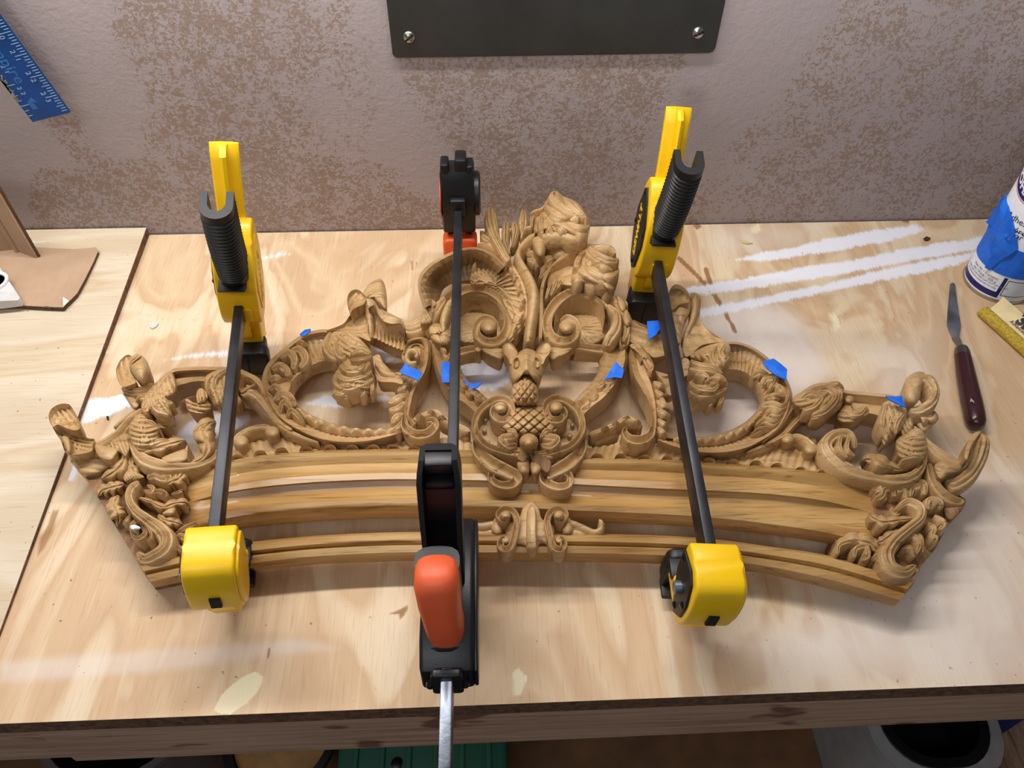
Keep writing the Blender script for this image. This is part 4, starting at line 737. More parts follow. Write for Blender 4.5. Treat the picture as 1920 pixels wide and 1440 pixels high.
# big flower
blob('flower', 'K', [(780, 560), (770, 440), (800, 320), (860, 260), (920, 170), (980, 70), (1050, 50), (1120, 110), (1220, 150), (1330, 220), (1420, 370), (1450, 470), (1420, 600), (1350, 700), (1200, 640), (1020, 590), (880, 570)], .060, .022, zb=.04, fl=('dir', 30, 120, .003, .15), nr=16)
for pts, w, h, n in [([(1360, 340), (1200, 270), (1070, 190), (1000, 100), (1030, 55)], 62, .090, 3), ([(1400, 370), (1300, 290), (1200, 200), (1130, 120)], 46, .090, 2), ([(1420, 390), (1340, 290), (1260, 190)], 34, .088, 2), ([(1280, 350), (1120, 330), (1000, 280), (920, 220)], 56, .086, 2), ([(1360, 340), (1290, 350), (1210, 400)], 60, .088, 2), ([(1450, 400), (1400, 390), (1360, 420)], 40, .085, 1),
                     ([(1190, 360), (1100, 390), (1010, 370), (940, 330)], 46, .084, 1), ([(1440, 470), (1330, 470), (1230, 440), (1150, 440)], 52, .083, 2), ([(1430, 560), (1320, 560), (1230, 490)], 44, .080, 1), ([(1180, 540), (1100, 490), (1040, 430)], 52, .082, 2), ([(1000, 560), (960, 460), (940, 380)], 50, .081, 2), ([(880, 560), (860, 420), (870, 300)], 46, .079, 2), ([(1380, 640), (1250, 600), (1120, 560), (980, 560), (860, 580)], 44, .077, 2)]:
    curl('K', pts, h, w, n, zb=.05, name='petal', a=.010, g=.002)
strip('flower_cup', 'K', [(860, 640, .060, 50), (980, 650, .062, 76), (1120, 690, .062, 84), (1250, 700, .061, 66), (1340, 690, .060, 30)], ridged(.012, 2, .0016), zb=.015, nt=19)
blob('flower_cup', 'K', [(760, 640), (810, 590), (880, 590), (915, 680), (910, 800), (860, 860), (800, 820), (765, 730)], .062, .010, zb=.02)
strip('stem', 'K', [(730, 320, .074, 20), (780, 280, .076, 22), (850, 260, .078, 22), (900, 230, .079, 18)], half(.008), zb=.05)
strip('leaf', 'K', [(750, 480, .068, 26), (745, 400, .070, 34), (770, 320, .072, 40), (840, 290, .074, 30)], ridged(.010, 2, .0026), zb=.04)
# small flower
blob('flower', 'K', [(1230, 1060), (1260, 960), (1290, 860), (1340, 770), (1420, 690), (1520, 690), (1680, 700), (1750, 760), (1750, 830), (1800, 870), (1770, 930), (1800, 1000), (1770, 1110), (1760, 1200), (1700, 1280), (1600, 1220), (1450, 1190), (1300, 1140)], .052, .020, zb=.03, fl=('dir', 35, 110, .003, .15), nr=16)
for pts, w, h, n in [([(1760, 800), (1680, 720), (1540, 710), (1440, 730)], 50, .078, 2), ([(1800, 880), (1680, 860), (1540, 800), (1430, 720)], 58, .080, 3), ([(1770, 930), (1640, 910), (1500, 850), (1400, 780)], 40, .077, 2), ([(1530, 890), (1450, 910), (1390, 860)], 52, .074, 2), ([(1720, 1000), (1640, 960), (1560, 930), (1520, 960)], 44, .077, 2), ([(1800, 1000), (1700, 1050), (1560, 1040), (1440, 990), (1380, 950)], 50, .072, 2), ([(1780, 1080), (1660, 1110), (1520, 1080), (1400, 1020)], 44, .068, 2),
                     ([(1400, 1090), (1300, 1100), (1230, 1050)], 50, .064, 2), ([(1620, 1120), (1500, 1150), (1380, 1160)], 50, .062, 2), ([(1750, 1190), (1650, 1220), (1560, 1190)], 50, .058, 2), ([(1330, 1000), (1290, 920), (1320, 830), (1390, 760)], 46, .070, 2)]:
    curl('K', pts, h, w, n, zb=.035, name='petal', a=.010, g=.002)
blob('leaf', 'K', [(1120, 1150), (1180, 1060), (1240, 1060), (1300, 1140), (1420, 1180), (1300, 1200), (1160, 1190)], .050, .004, zb=.012)

# ---------------- right ribbon, mask and ring (crop E)
blob('ribbon', 'E', [(530, 130), (560, 70), (600, 52), (660, 85), (700, 160), (700, 250), (660, 330), (640, 420), (620, 500), (540, 480), (500, 350), (510, 220)], .046, .008, edge=.050, zb=.008, fl=('dir', 65, 90, .0024, .2))
blob('ribbon', 'E', [(530, 130), (580, 85), (640, 100), (690, 180), (620, 200), (560, 240), (530, 210)], .058, -.005, edge=.062, zb=.03, fl=('dir', -40, 50, .0014))
blob('ribbon', 'E', [(700, 130), (735, 115), (772, 150), (775, 220), (760, 270), (780, 330), (840, 400), (950, 480), (880, 490), (780, 510), (700, 580), (660, 590), (640, 510), (660, 430), (700, 330), (715, 220)], .042, -.002, edge=.047, zb=.008, fl=('dir', 65, 70, .002, .2))
strip('ribbon', 'E', [(735, 130, .056, 30), (735, 210, .055, 30), (720, 300, .052, 26), (680, 390, .049, 24), (655, 470, .046, 24)], half(.008), zb=.02)
blob('ribbon', 'E', [(240, 400), (260, 320), (330, 345), (400, 370), (470, 360), (540, 330), (560, 460), (550, 560), (430, 600), (370, 560), (280, 500), (240, 470)], .040, -.003, edge=.044, zb=.008, fl=('dir', 10, 60, .0022, .2))
blob('leaf', 'E', [(190, 300), (215, 240), (250, 290), (255, 350), (225, 370), (200, 350)], .048, .005, zb=.012)
blob('leaf', 'E', [(150, 140), (205, 180), (215, 230), (190, 260), (160, 220)], .048, .004, zb=.012)
loft('ring_scroll', 'E', [([(900, 500), (980, 482), (1070, 488), (1180, 530), (1290, 610), (1390, 710), (1450, 830), (1462, 940), (1430, 1060), (1360, 1160), (1250, 1240), (1120, 1300), (960, 1335), (800, 1335), (650, 1310), (540, 1275), (450, 1230)], .032),
    ([(900, 520), (985, 500), (1070, 506), (1170, 546), (1275, 625), (1370, 722), (1428, 835), (1440, 940), (1408, 1050), (1340, 1145), (1235, 1220), (1110, 1278), (955, 1310), (800, 1312), (655, 1288), (545, 1255), (455, 1220)], .041),
    ([(900, 545), (990, 525), (1070, 530), (1160, 570), (1255, 645), (1340, 740), (1392, 840), (1402, 935), (1372, 1035), (1308, 1122), (1210, 1192), (1095, 1245), (950, 1278), (800, 1282), (660, 1262), (550, 1235), (458, 1210)], .034),
    ([(920, 640), (990, 620), (1060, 625), (1130, 655), (1210, 720), (1275, 790), (1315, 860), (1325, 935), (1305, 1010), (1250, 1085), (1165, 1150), (1070, 1200), (940, 1235), (800, 1248), (660, 1240), (550, 1220), (460, 1204)], .027),
    ([(940, 690), (1000, 690), (1060, 695), (1120, 720), (1180, 765), (1225, 820), (1250, 880), (1255, 940), (1235, 1000), (1185, 1065), (1110, 1125), (1030, 1170), (920, 1205), (800, 1222), (670, 1222), (560, 1208), (462, 1198)], .035),
    ([(945, 715), (1000, 714), (1055, 720), (1110, 745), (1165, 785), (1206, 835), (1230, 890), (1234, 940), (1216, 990), (1168, 1052), (1098, 1110), (1020, 1152), (915, 1188), (800, 1206), (675, 1210), (562, 1200), (464, 1192)], .030),
    ([(950, 760), (1000, 758), (1055, 764), (1105, 790), (1155, 825), (1192, 870), (1213, 915), (1216, 950), (1200, 990), (1155, 1045), (1088, 1098), (1010, 1140), (910, 1174), (800, 1192), (680, 1198), (565, 1192), (466, 1186)], .020)], 150, sub=4,
    hf=lambda S, T: .0026*(np.abs(np.sin(np.pi*46*S))-.6)*np.exp(-((T-.5)/.18)**2))
for pts, w in [([(1160, 740), (1220, 700), (1290, 730)], 34), ([(1240, 800), (1270, 750), (1340, 750), (1300, 830)], 36), ([(1320, 780), (1390, 830), (1420, 890)], 30), ([(1270, 900), (1330, 880), (1390, 900)], 34), ([(1230, 960), (1310, 940), (1390, 960), (1440, 920)], 34), ([(1250, 1060), (1300, 1000), (1360, 1010), (1400, 980)], 38), ([(1190, 1110), (1260, 1060), (1330, 1080), (1380, 1040)], 34), ([(1160, 1170), (1230, 1130), (1310, 1130)], 28), ([(1420, 800), (1440, 880), (1410, 960)], 24)]: curl('E', pts, .043, w, 3, zb=.015)
strip('ruffle', 'E', [(1180, 1075, .038, 14), (1120, 1118, .039, 22), (1015, 1168, .039, 24), (910, 1198, .039, 24), (800, 1212, .039, 22), (690, 1214, .038, 20), (570, 1206, .036, 12)], combo(half(.006), flute(8, .0046)), ns=120, zb=.018)
strip('stem', 'E', [(1560, 1000, .040, 26), (1480, 1090, .040, 26), (1390, 1180, .039, 24), (1270, 1250, .038, 20), (1120, 1310, .036, 12)], ridged(.006, 2, .0018))
wrap('E', [(690, 590), (760, 540), (860, 500), (960, 485), (1000, 530), (990, 600), (950, 660), (900, 660), (840, 640), (760, 630)], .045, .010, 60, 44)
curl('E', [(960, 500), (930, 560), (960, 610), (990, 590)], .057, 34, 2); curl('E', [(900, 510), (870, 580), (910, 650), (950, 670)], .058, 40, 3); curl('E', [(800, 550), (840, 610), (900, 670)], .055, 34, 2)
blob('mask', 'E', [(690, 620), (760, 620), (860, 640), (930, 690), (965, 760), (985, 820), (960, 880), (950, 930), (900, 965), (840, 965), (780, 950), (720, 940), (700, 870), (675, 800), (680, 700)], .034, .028, zb=.026, fl=('dir', -15, 46, .0028, .35), nr=16)
for pts, w, h in [([(700, 620), (780, 650), (880, 670), (940, 720)], 26, .065), ([(690, 680), (780, 690), (860, 700), (950, 750)], 24, .066), ([(730, 730), (790, 720), (830, 750), (800, 780)], 26, .069), ([(850, 740), (920, 740), (970, 780)], 30, .066), ([(690, 780), (770, 830), (870, 840), (920, 790)], 26, .064), ([(690, 850), (780, 880), (880, 870), (975, 830)], 26, .060), ([(720, 930), (770, 920), (800, 890)], 26, .054), ([(800, 950), (850, 940), (860, 900)], 28, .053), ([(900, 960), (930, 920), (940, 870)], 26, .054)]: curl('E', pts, h, w, 2, zb=.04, name='mask_lock')
blob('ribbon', 'E', [(430, 700), (480, 740), (560, 730), (620, 690), (640, 610), (680, 610), (700, 660), (690, 720), (620, 770), (590, 860), (530, 880), (500, 800)], .040, -.002, edge=.045, zb=.010, fl=('dir', -20, 60, .0014))

# ---------------- right C scroll, acanthus and tips (crop F)
loft('scroll', 'F', [([(-30, 480), (60, 390), (130, 280), (200, 200), (300, 165), (420, 205), (560, 220), (680, 235), (760, 290), (800, 360)], .034), ([(-30, 492), (70, 400), (140, 300), (210, 225), (300, 190), (420, 222), (560, 236), (670, 252), (740, 305), (780, 370)], .041),
     ([(-25, 505), (85, 415), (155, 330), (220, 270), (310, 250), (420, 262), (550, 280), (640, 300), (700, 345), (740, 400)], .031), ([(-20, 520), (100, 430), (170, 360), (230, 320), (320, 310), (420, 320), (540, 330), (610, 350), (660, 400), (700, 440)], .034), ([(-15, 535), (115, 440), (190, 375), (250, 370), (330, 360), (420, 370), (530, 370), (590, 390), (630, 440), (670, 480)], .024)], 110, sub=5)
wrap('F', [(130, 260), (190, 210), (290, 170), (370, 165), (410, 190), (405, 220), (400, 290), (340, 350), (290, 380), (230, 370), (220, 320), (170, 310)], .046, .012, -30, 32, bend=.3)
curl('F', [(180, 250), (230, 220), (290, 240), (250, 290), (190, 310)], .060, 22, 2); curl('F', [(240, 200), (330, 190), (370, 240), (310, 310), (240, 340)], .059, 26, 3); curl('F', [(310, 170), (390, 210), (380, 280)], .057, 22, 2); curl('F', [(330, 165), (375, 165), (408, 190)], .054, 16, 2)
wrap('F', [(370, 350), (410, 290), (440, 270), (470, 310), (520, 290), (545, 310), (535, 350), (480, 380), (410, 390)], .042, .008, 0, 30)
curl('F', [(420, 290), (450, 330), (500, 330), (535, 295)], .052, 20, 2); knob('F', 440, 258, 26, .048, .006)
wrap('F', [(620, 280), (680, 260), (740, 290), (750, 350), (720, 420), (670, 470), (630, 510), (608, 460), (600, 370)], .046, .012, 65, 30)
for pts in [[(640, 280), (620, 370), (630, 450)], [(700, 290), (660, 360), (650, 430)], [(740, 320), (700, 380), (690, 440)]]: curl('F', pts, .059, 22, 2)
wrap('F', [(720, 390), (770, 350), (785, 400), (760, 450), (720, 460)], .044, .006, 60, 24)
blob('curled_tip', 'F', [(735, 180), (750, 140), (800, 108), (840, 110), (850, 150), (830, 200), (820, 250), (790, 285), (740, 260)], .050, .010, zb=.010, fl=('dir', 60, 70, .001))
strip('curled_tip', 'F', [(820, 130, .058, 24), (880, 140, .058, 36), (910, 200, .056, 36), (890, 260, .054, 36), (830, 300, .051, 36), (770, 310, .048, 26)], ridged(.012, 3, .0022), zb=.008, nt=21)
leaf('leaf', 'F', [(770, 330, .044, 20), (830, 340, .046, 50), (880, 350, .045, 44), (900, 320, .042, 8)], 3, .25, .2, zb=.008)
blob('leaf', 'F', [(790, 340), (850, 350), (900, 350), (880, 400), (840, 430), (800, 390)], .036, .004, zb=.008)
wrap('F', [(690, 480), (740, 440), (800, 410), (840, 430), (856, 490), (850, 560), (800, 600), (740, 590), (700, 560)], .046, .010, 10, 30, bend=.5)
for pts in [[(720, 480), (780, 460), (830, 470)], [(710, 530), (780, 510), (840, 520)], [(720, 580), (790, 560), (845, 570)]]: curl('F', pts, .056, 18, 2)
strip('leaf', 'F', [(850, 520, .042, 20), (840, 600, .046, 30), (790, 660, .047, 38), (700, 680, .047, 38), (600, 670, .046, 30), (510, 650, .046, 34), (420, 610, .047, 44), (350, 550, .048, 46), (320, 490, .049, 44), (360, 440, .050, 40), (430, 430, .050, 34), (465, 470, .048, 26), (470, 520, .044, 16)], ridged(.011, 3, .0026), nt=25)
leaf('leaf', 'F', [(730, 640, .044, 12), (650, 620, .049, 40), (590, 590, .050, 44), (530, 580, .047, 26), (510, 600, .042, 6)], 3, .22, .1, zb=.010)
for pts in [[(400, 440), (390, 510), (430, 570)], [(440, 450), (430, 520), (470, 560)], [(560, 550), (600, 600), (680, 620)]]: curl('F', pts, .054, 20, 2)
slab('backing', zm((1440, 660, 2.88), [(280, 560), (420, 600), (520, 640), (720, 640), (860, 560), (940, 690), (1000, 760), (960, 860), (850, 760), (560, 710), (300, 640)]), .024, .004, CARV)
strip('scroll', 'F', [(110, 480, .038, 26), (150, 450, .040, 20), (200, 465, .040, 20), (240, 500, .040, 22), (255, 540, .038, 26)], ridged(.006, 2, .002), zb=.012)
knob('F', 108, 470, 38, .036, .009); knob('F', 232, 525, 40, .036, .008)
strip('stem', 'F', [(790, 400, .044, 16), (850, 470, .045, 22), (930, 540, .044, 34), (1010, 590, .043, 36), (1040, 610, .040, 26)], ridged(.008, 3, .002), nt=19)
blob('leaf', 'F', [(900, 610), (960, 580), (1045, 590), (1040, 640), (980, 660), (930, 690), (905, 650)], .044, .004, zb=.008, fl=('dir', 20, 40, .0014))
strip('curled_tip', 'F', [(960, 700, .036, 30), (1020, 690, .040, 56), (1090, 640, .044, 60), (1130, 580, .050, 60), (1150, 520, .054, 66), (1160, 470, .056, 60), (1150, 440, .055, 36)], ridged(.010, 4, .0018), zb=.012, nt=25)
blob('curled_edge', 'F', [(1058, 560), (1075, 490), (1110, 440), (1150, 430), (1120, 480), (1090, 540), (1075, 585)], .056, .003, zb=.02)
strip('stem', 'F', [(870, 600, .042, 16), (890, 670, .042, 24), (930, 740, .040, 26), (990, 790, .037, 26), (1060, 810, .034, 18)], cove(.003, .25, .003), zb=.008, nt=17)
blob('broken_patch', 'F', [(990, 830), (1065, 800), (1050, 850), (1000, 905), (970, 900), (950, 850)], .030, .003, zb=.004, mat=RAW)
# right end acanthus
strip('acanthus_stem', 'F', [(690, 850, .042, 12), (760, 800, .046, 28), (830, 830, .048, 34), (830, 890, .047, 36), (760, 950, .046, 40), (690, 1010, .047, 48), (650, 1080, .048, 56), (670, 1150, .047, 54), (740, 1180, .045, 46), (800, 1150, .042, 26)], ridged(.012, 4, .0022), zb=.02, nt=27)
for pts, w in [([(560, 740), (600, 720), (620, 760), (580, 790)], 34), ([(640, 800), (620, 750), (660, 720), (720, 730)], 32), ([(690, 780), (690, 730), (740, 740), (750, 790)], 30), ([(770, 780), (780, 720), (840, 710), (850, 770)], 38), ([(660, 840), (700, 860), (720, 830)], 26), ([(870, 850), (880, 800), (930, 810), (930, 850)], 34), ([(740, 830), (780, 810), (800, 840)], 28)]: curl('F', pts, .040, w, 3, zb=.02)
leaf('leaf', 'F', [(780, 900, .040, 14), (700, 910, .045, 30), (620, 920, .045, 40), (560, 890, .041, 20), (550, 870, .036, 5)], 4, .3, .3, zb=.02)
leaf('leaf', 'F', [(740, 970, .040, 12), (680, 980, .044, 26), (620, 1020, .043, 30), (585, 1030, .038, 6)], 3, .25, .2, zb=.02)
for pts, w in [([(740, 1010), (790, 990), (820, 1040), (800, 1090)], 22), ([(790, 980), (830, 1000), (840, 1080)], 18), ([(720, 1060), (770, 1050), (790, 1110)], 18), ([(860, 920), (900, 950), (880, 1000)], 26), ([(900, 880), (950, 920), (930, 960)], 30), ([(870, 990), (910, 1000), (890, 1030)], 22)]: curl('F', pts, .041, w, 2, zb=.02)
leaf('leaf', 'F', [(610, 1100, .036, 20), (560, 1040, .042, 44), (480, 1020, .043, 50), (410, 1030, .041, 36), (365, 1070, .036, 8)], 4, .25, .3, zb=.015)
curl('F', [(470, 1110), (480, 1060), (530, 1050), (540, 1100), (500, 1120)], .046, 26, 2, zb=.02); curl('F', [(380, 1090), (390, 1040), (450, 1020), (500, 1040)], .046, 20, 2, zb=.02); curl('F', [(560, 1130), (590, 1100), (620, 1120)], .044, 24, 2, zb=.02)
curl('F', [(640, 1190), (700, 1220), (770, 1210), (810, 1170)], .038, 34, 2, zb=.02)

# ---------------- small cartouche across the gap of the rails (crop D)
blob('rail_ornament', 'D', [(720, 1000), (770, 962), (810, 1000), (830, 1060), (880, 1080), (900, 1130), (880, 1200), (820, 1200), (780, 1250), (730, 1210), (660, 1190), (620, 1130), (640, 1070), (700, 1050)], .034, .006, zb=.012)
strip('rail_ornament', 'D', [(770, 975, .044, 26), (772, 1040, .049, 30), (772, 1120, .050, 30), (775, 1200, .046, 30), (778, 1240, .040, 14)], combo(half(.008), lambda s, t: -.003*np.exp(-(t/.5)**4)), zb=.02)
for sx in (-1, 1):
    cx = 774; q = lambda L: [(cx+sx*a, b) for a, b in L]
    volute('D', q([(130, 1030), (165, 1060), (190, 1030), (160, 1000), (110, 1010), (85, 1060), (95, 1120), (105, 1170), (125, 1215), (165, 1225), (180, 1190), (155, 1160)]), .046, 18, 22, prof=cove(.004, .28, .002), zb=.02)
    knob('D', cx+sx*150, 1042, 30, .044, .010, zb=.02); knob('D', cx+sx*152, 1180, 26, .040, .006, zb=.02)
    blob('leaf', 'D', q([(190, 1060), (215, 1060), (230, 1120), (200, 1150), (170, 1130)]), .036, .005, zb=.012)
strip('rail_ornament', 'D', [(950, 1060, .038, 26), (1000, 1080, .038, 30), (1060, 1100, .038, 26), (1120, 1125, .038, 24), (1160, 1110, .040, 22), (1165, 1075, .042, 20), (1150, 1060, .042, 12)], half(.008), zb=.012)
blob('rail_ornament', 'D', [(960, 1090), (1010, 1070), (1080, 1110), (1100, 1150), (1040, 1160), (970, 1150)], .032, .003, zb=.012)
strip('rail_ornament', 'D', [(610, 1070, .038, 24), (550, 1080, .038, 26), (490, 1090, .038, 26), (430, 1085, .037, 20)], half(.008), zb=.012); blob('rail_ornament', 'D', [(420, 1090), (500, 1090), (600, 1080), (610, 1140), (540, 1150), (440, 1145)], .031, .003, zb=.012)

# ---------------- blue masking tape, each piece a thing of its own
def mat_tape():
    k = NT('blue_masking_tape'); v = k.coord(); k.col(k.ramp(k.noise(v, 120, 3), [(.3, (8, 92, 205)), (.7, (14, 112, 230))])); k.b.inputs['Roughness'].default_value = .55; k.bump(k.noise(v, 420, 2), .25, .0006); return k.m
TAPE = mat_tape()
def tape(z, poly, h, label, lift=0.0, fold=0.0):
    px = topx(z, poly); cc = px.mean(0); V = []; n = len(px)
    pts = [P(a, b, h+lift*((a-cc[0])/20.0)+fold*abs((b-cc[1])/15.0)) for a, b in px]; c = P(cc[0], cc[1], h+.0008)
    V = [p for p in pts]+[c]+[p-np.array([0, 0, .0009]) for p in pts]+[c-np.array([0, 0, .0009])]
    F = [(i, (i+1) % n, n) for i in range(n)]+[(n+1+(i+1) % n, n+1+i, 2*n+1) for i in range(n)]+[(i, n+1+i, n+1+(i+1) % n, (i+1) % n) for i in range(n)]
    return tag(obj('masking_tape', V, F, TAPE, None, None), label, 'tape', 'blue tape bits stuck on the carving')
tape('B', [(510, 455), (545, 425), (585, 418), (585, 435), (550, 462), (525, 470)], .044, 'small blue tape scrap on rim of ring under yellow clamp trigger')
tape('B', [(1185, 705), (1205, 680), (1230, 645), (1245, 672), (1300, 692), (1338, 715), (1312, 768), (1260, 745), (1210, 725)], .0535, 'crumpled blue tape piece below small scroll volute', fold=.001)
tape('B', [(1465, 645), (1540, 640), (1545, 780), (1470, 782)], .046, 'upright blue tape rectangle tucked beside the black bar')
tape('B', [(1590, 740), (1620, 790), (1680, 805), (1735, 775), (1742, 785), (1710, 815), (1660, 828), (1605, 800)], .034, 'thin crescent strip of blue tape curling into open loop', lift=.002)
tape('E', [(55, 770), (95, 700), (140, 632), (200, 690), (185, 755), (130, 748), (80, 760)], .0475, 'folded blue tape piece on loop scroll beside beast head', fold=.0015)
tape('E', [(372, 330), (430, 325), (490, 320), (485, 370), (440, 430), (385, 466)], .050, 'pointed blue tape flap under black clamp pad', fold=.001)
tape('E', [(1238, 632), (1322, 608), (1380, 650), (1425, 690), (1418, 768), (1340, 735), (1270, 680)], .050, 'largest blue tape piece on ring rim of crest')
tape('F', [(636, 235), (680, 240), (725, 235), (730, 265), (748, 300), (700, 280), (660, 260)], .0635, 'star-edged blue tape scrap on leafy arm near curled tip')
# ------------------------------------------------------------------ yellow trigger clamps
def mat_plastic(name, rgb, rough, bump=.08):
    k = NT(name); v = k.coord(); k.col(k.ramp(k.noise(v, 40, 3), [(.3, tuple(c*.95 for c in rgb)), (.7, rgb)])); k.b.inputs['Roughness'].default_value = rough
    k.bump(k.noise(v, 900, 2), bump, .0004); return k.m
YEL = mat_plastic('yellow_nylon', (250, 200, 8), .36); BLK = mat_plastic('black_rubber', (13, 14, 17), .46, .12); BLKM = mat_plastic('black_cover', (17, 17, 19), .5)
STEEL = plain('blackened_steel_bar', (52, 52, 55), .42, .55, var=.25, scale=30, bump=.1); PIN = plain('grey_steel_pin', (140, 152, 162), .35, .8); SCRW = plain('black_screw', (40, 40, 42), .25, .6)
DARK = plain('dark_slot', (12, 11, 10), .8)
class Frame:
    def __init__(s, O, D, U): s.O = Vector(O); s.D = Vector(D).normalized(); s.U = Vector(U); s.S = s.D.cross(s.U).normalized(); s.M = Matrix((s.S, s.D, s.U)).transposed()
    def __call__(s, mb): return [(s.O+s.M @ Vector(p)) for p in mb.v]     # local axes: x side, y along the bar towards the foot, z up
def fbuild(fr, mb, name, mat, parent, smooth=35): 
    o = obj(name, [tuple(p) for p in fr(mb)], mb.f, mat, None, smooth); return attach(o, parent) if parent.type == 'EMPTY' else sub(o, parent)
def sub(o, part): o.parent = part; o.matrix_parent_inverse = Matrix.Identity(4); return o      # a part's world matrix is the identity
def chaikin(p, it=3):                  # rounds the corners of a closed outline
    p = np.asarray(p, float)
    for _ in range(it):
        q = np.roll(p, -1, 0); r = np.empty((2*len(p), 2)); r[0::2] = .78*p+.22*q; r[1::2] = .22*p+.78*q; p = r
    return [tuple(v) for v in p]
def rounded(w, d, r, n=5):
    o = []
    for cx, cy, a0 in ((w/2-r, d/2-r, 0), (-w/2+r, d/2-r, 90), (-w/2+r, -d/2+r, 180), (w/2-r, -d/2+r, 270)):
        for i in range(n): a = math.radians(a0+90*i/(n-1)); o.append((cx+r*math.cos(a), cy+r*math.sin(a)))
    return o
def yellow_clamp(name, T, F, lean, label, zb_bar, words, shift=0.0):
    O = (T[0]-lean*zb_bar+shift, T[1], 0); D = Vector((F[0]-T[0], F[1]-T[1], 0)); L = D.length; fr = Frame(O, D, Vector((lean, 0, 1)))
    root = empty(name, (T[0], T[1], 0), label, 'clamp', 'yellow trigger clamps across the carving')
    b = zb_bar
    bar = fbuild(fr, MB().box((0, L/2-.012, b), (.0078, L+.06, .019), bev=.0012), 'bar', STEEL, root)
    # trigger head, drawn in (y, z)
    body = [(-.030, b-.006), (-.033, b+.030), (-.022, b+.062), (-.012, b+.074), (.000, b+.072), (.014, b+.058), (.024, b+.044), (.028, b+.020), (.027, b-.006), (.016, b-.024), (-.014, b-.028)]
    hb = fbuild(fr, MB().prism(chaikin(body, 2), -.0165, .0165, axis=0, bev=.002), 'body', YEL, root)
    neck = MB().prism([(-.026, b-.02), (.012, b-.02), (.010, .036), (.004, .018), (-.016, .018), (-.022, .04)], -.0125, .0125, axis=0, bev=.002)
    neck.prism([(.012, b-.022), (.018, b-.016), (.018, .050), (.012, .040)], -.0045, .0045, axis=0, bev=.001)
    fbuild(fr, neck, 'jaw', YEL, root)
    pad = MB(); pad.prism(rounded(.036, .030, .007), .014, .027, axis=1, bev=.002, M=Matrix.Translation((0, 0, .021))); pad.box((0, .008, .021), (.030, .018, .024), bev=.003)
    pd = fbuild(fr, pad, 'pad', BLK, root)
    fbuild(fr, MB().box((.001, .0272, .021), (.0012, .0008, .024)), 'groove', DARK, pd)
    # handle: T section standing up behind
    h0 = Vector((0, -.012, b+.05)); h1 = Vector((0, -.030, b+.128)); ax = (h1-h0).normalized(); nb = Vector((0, ax.z, -ax.y))
    hm = MB(); n = 14; secs = []
    T_ = [(-.0150, 0), (-.0150, .0040), (-.0130, .0052), (-.0040, .0062), (-.0034, .0165), (0, .0182), (.0034, .0165), (.0040, .0062), (.0130, .0052), (.0150, .0040), (.0150, 0), (.008, -.0030), (0, -.0038), (-.008, -.0030)]
    for i in range(n):
        t = i/(n-1); c = h0+(h1-h0)*t+Vector((0, -.006*t*t, 0)); w = .72+.03*t
        secs += [tuple(c+Vector((p[0]*w, 0, 0))+nb*p[1]*(1.0 if t < .93 else 1-(t-.93)*7)) for p in T_]
    m = len(T_); hm.add(secs, [(i*m+j, i*m+(j+1) % m, (i+1)*m+(j+1) % m, (i+1)*m+j) for i in range(n-1) for j in range(m)]+[tuple(range(m)), tuple((n-1)*m+j for j in range(m))])
    fbuild(fr, hm, 'handle', YEL, root, 30)
    # trigger grip: ribbed U channel, open towards the handle
    g0 = Vector((0, .014, b+.040)); g1 = Vector((0, .034, b+.124)); ga = (g1-g0).normalized(); gn = Vector((0, ga.z, -ga.y))
    out = []; inn = []
    W, Dp = .0118, .026
    prof = [(-W, -.006), (-W, .008)]+[(-W*math.cos(a), .008+.012*math.sin(a)) for a in np.linspace(0.25, math.pi-.25, 9)]+[(W, .008), (W, -.006)]
    inn_ = [(W-.0052, -.006), (W-.0052, .006)]+[((W-.0056)*math.cos(a), .006+.007*math.sin(a)) for a in np.linspace(.3, math.pi-.3, 7)]+[(-W+.0052, .006), (-W+.0052, -.006)]
    sec = prof+inn_; m = len(sec); n = 96; V = []
    for i in range(n):
        t = i/(n-1); c = g0+(g1-g0)*t+gn*(.004*math.sin(t*math.pi)); rib = (.0007 if (i//2) % 2 == 0 else -.0004) if .08 < t < .92 else .0004
        for j, p in enumerate(sec):
            k = 1+rib/.015 if j < len(prof) else 1
            V.append(tuple(c+Vector((p[0]*k, 0, 0))+gn*(p[1]*k if p[1] > 0 else p[1])))
    gm = MB().add(V, [(i*m+j, i*m+(j+1) % m, (i+1)*m+(j+1) % m, (i+1)*m+j) for i in range(n-1) for j in range(m)]+[tuple(range(m)), tuple((n-1)*m+j for j in range(m))])
    fbuild(fr, gm, 'trigger_grip', BLK, root, 30)
    fbuild(fr, MB().box((0, .012, b+.046), (.016, .012, .016), bev=.002), 'grip_root', BLKM, root)
    # release lever
    lv = MB().prism([(.020, b+.024), (.037, b+.033), (.038, b+.0355), (.028, b+.0355), (.020, b+.038)], -.0095, .0125, axis=0, bev=.001)
    fbuild(fr, lv, 'release_lever', BLKM, root)
    fbuild(fr, MB().prism(rounded(.016, .014, .002), .0265, .0295, axis=1, M=Matrix.Translation((-.003, 0, b-.001))), 'bar_guide', YEL, root)
    fbuild(fr, MB().box((.004, -.034, b+.035), (.012, .014, .04), bev=.003), 'back_latch', BLK, root)
    # side cover with lettering on the left flank, raised plate on the right
    dia = [(-.024, b+.004), (-.026, b+.030), (-.016, b+.058), (-.008, b+.064), (.004, b+.055), (.018, b+.038), (.021, b+.018), (.012, b-.012), (.002, b-.021), (-.010, b-.018)]
    cv = fbuild(fr, MB().prism(dia, .0162, .0182, axis=0, bev=.0006), 'side_cover', BLKM, root)
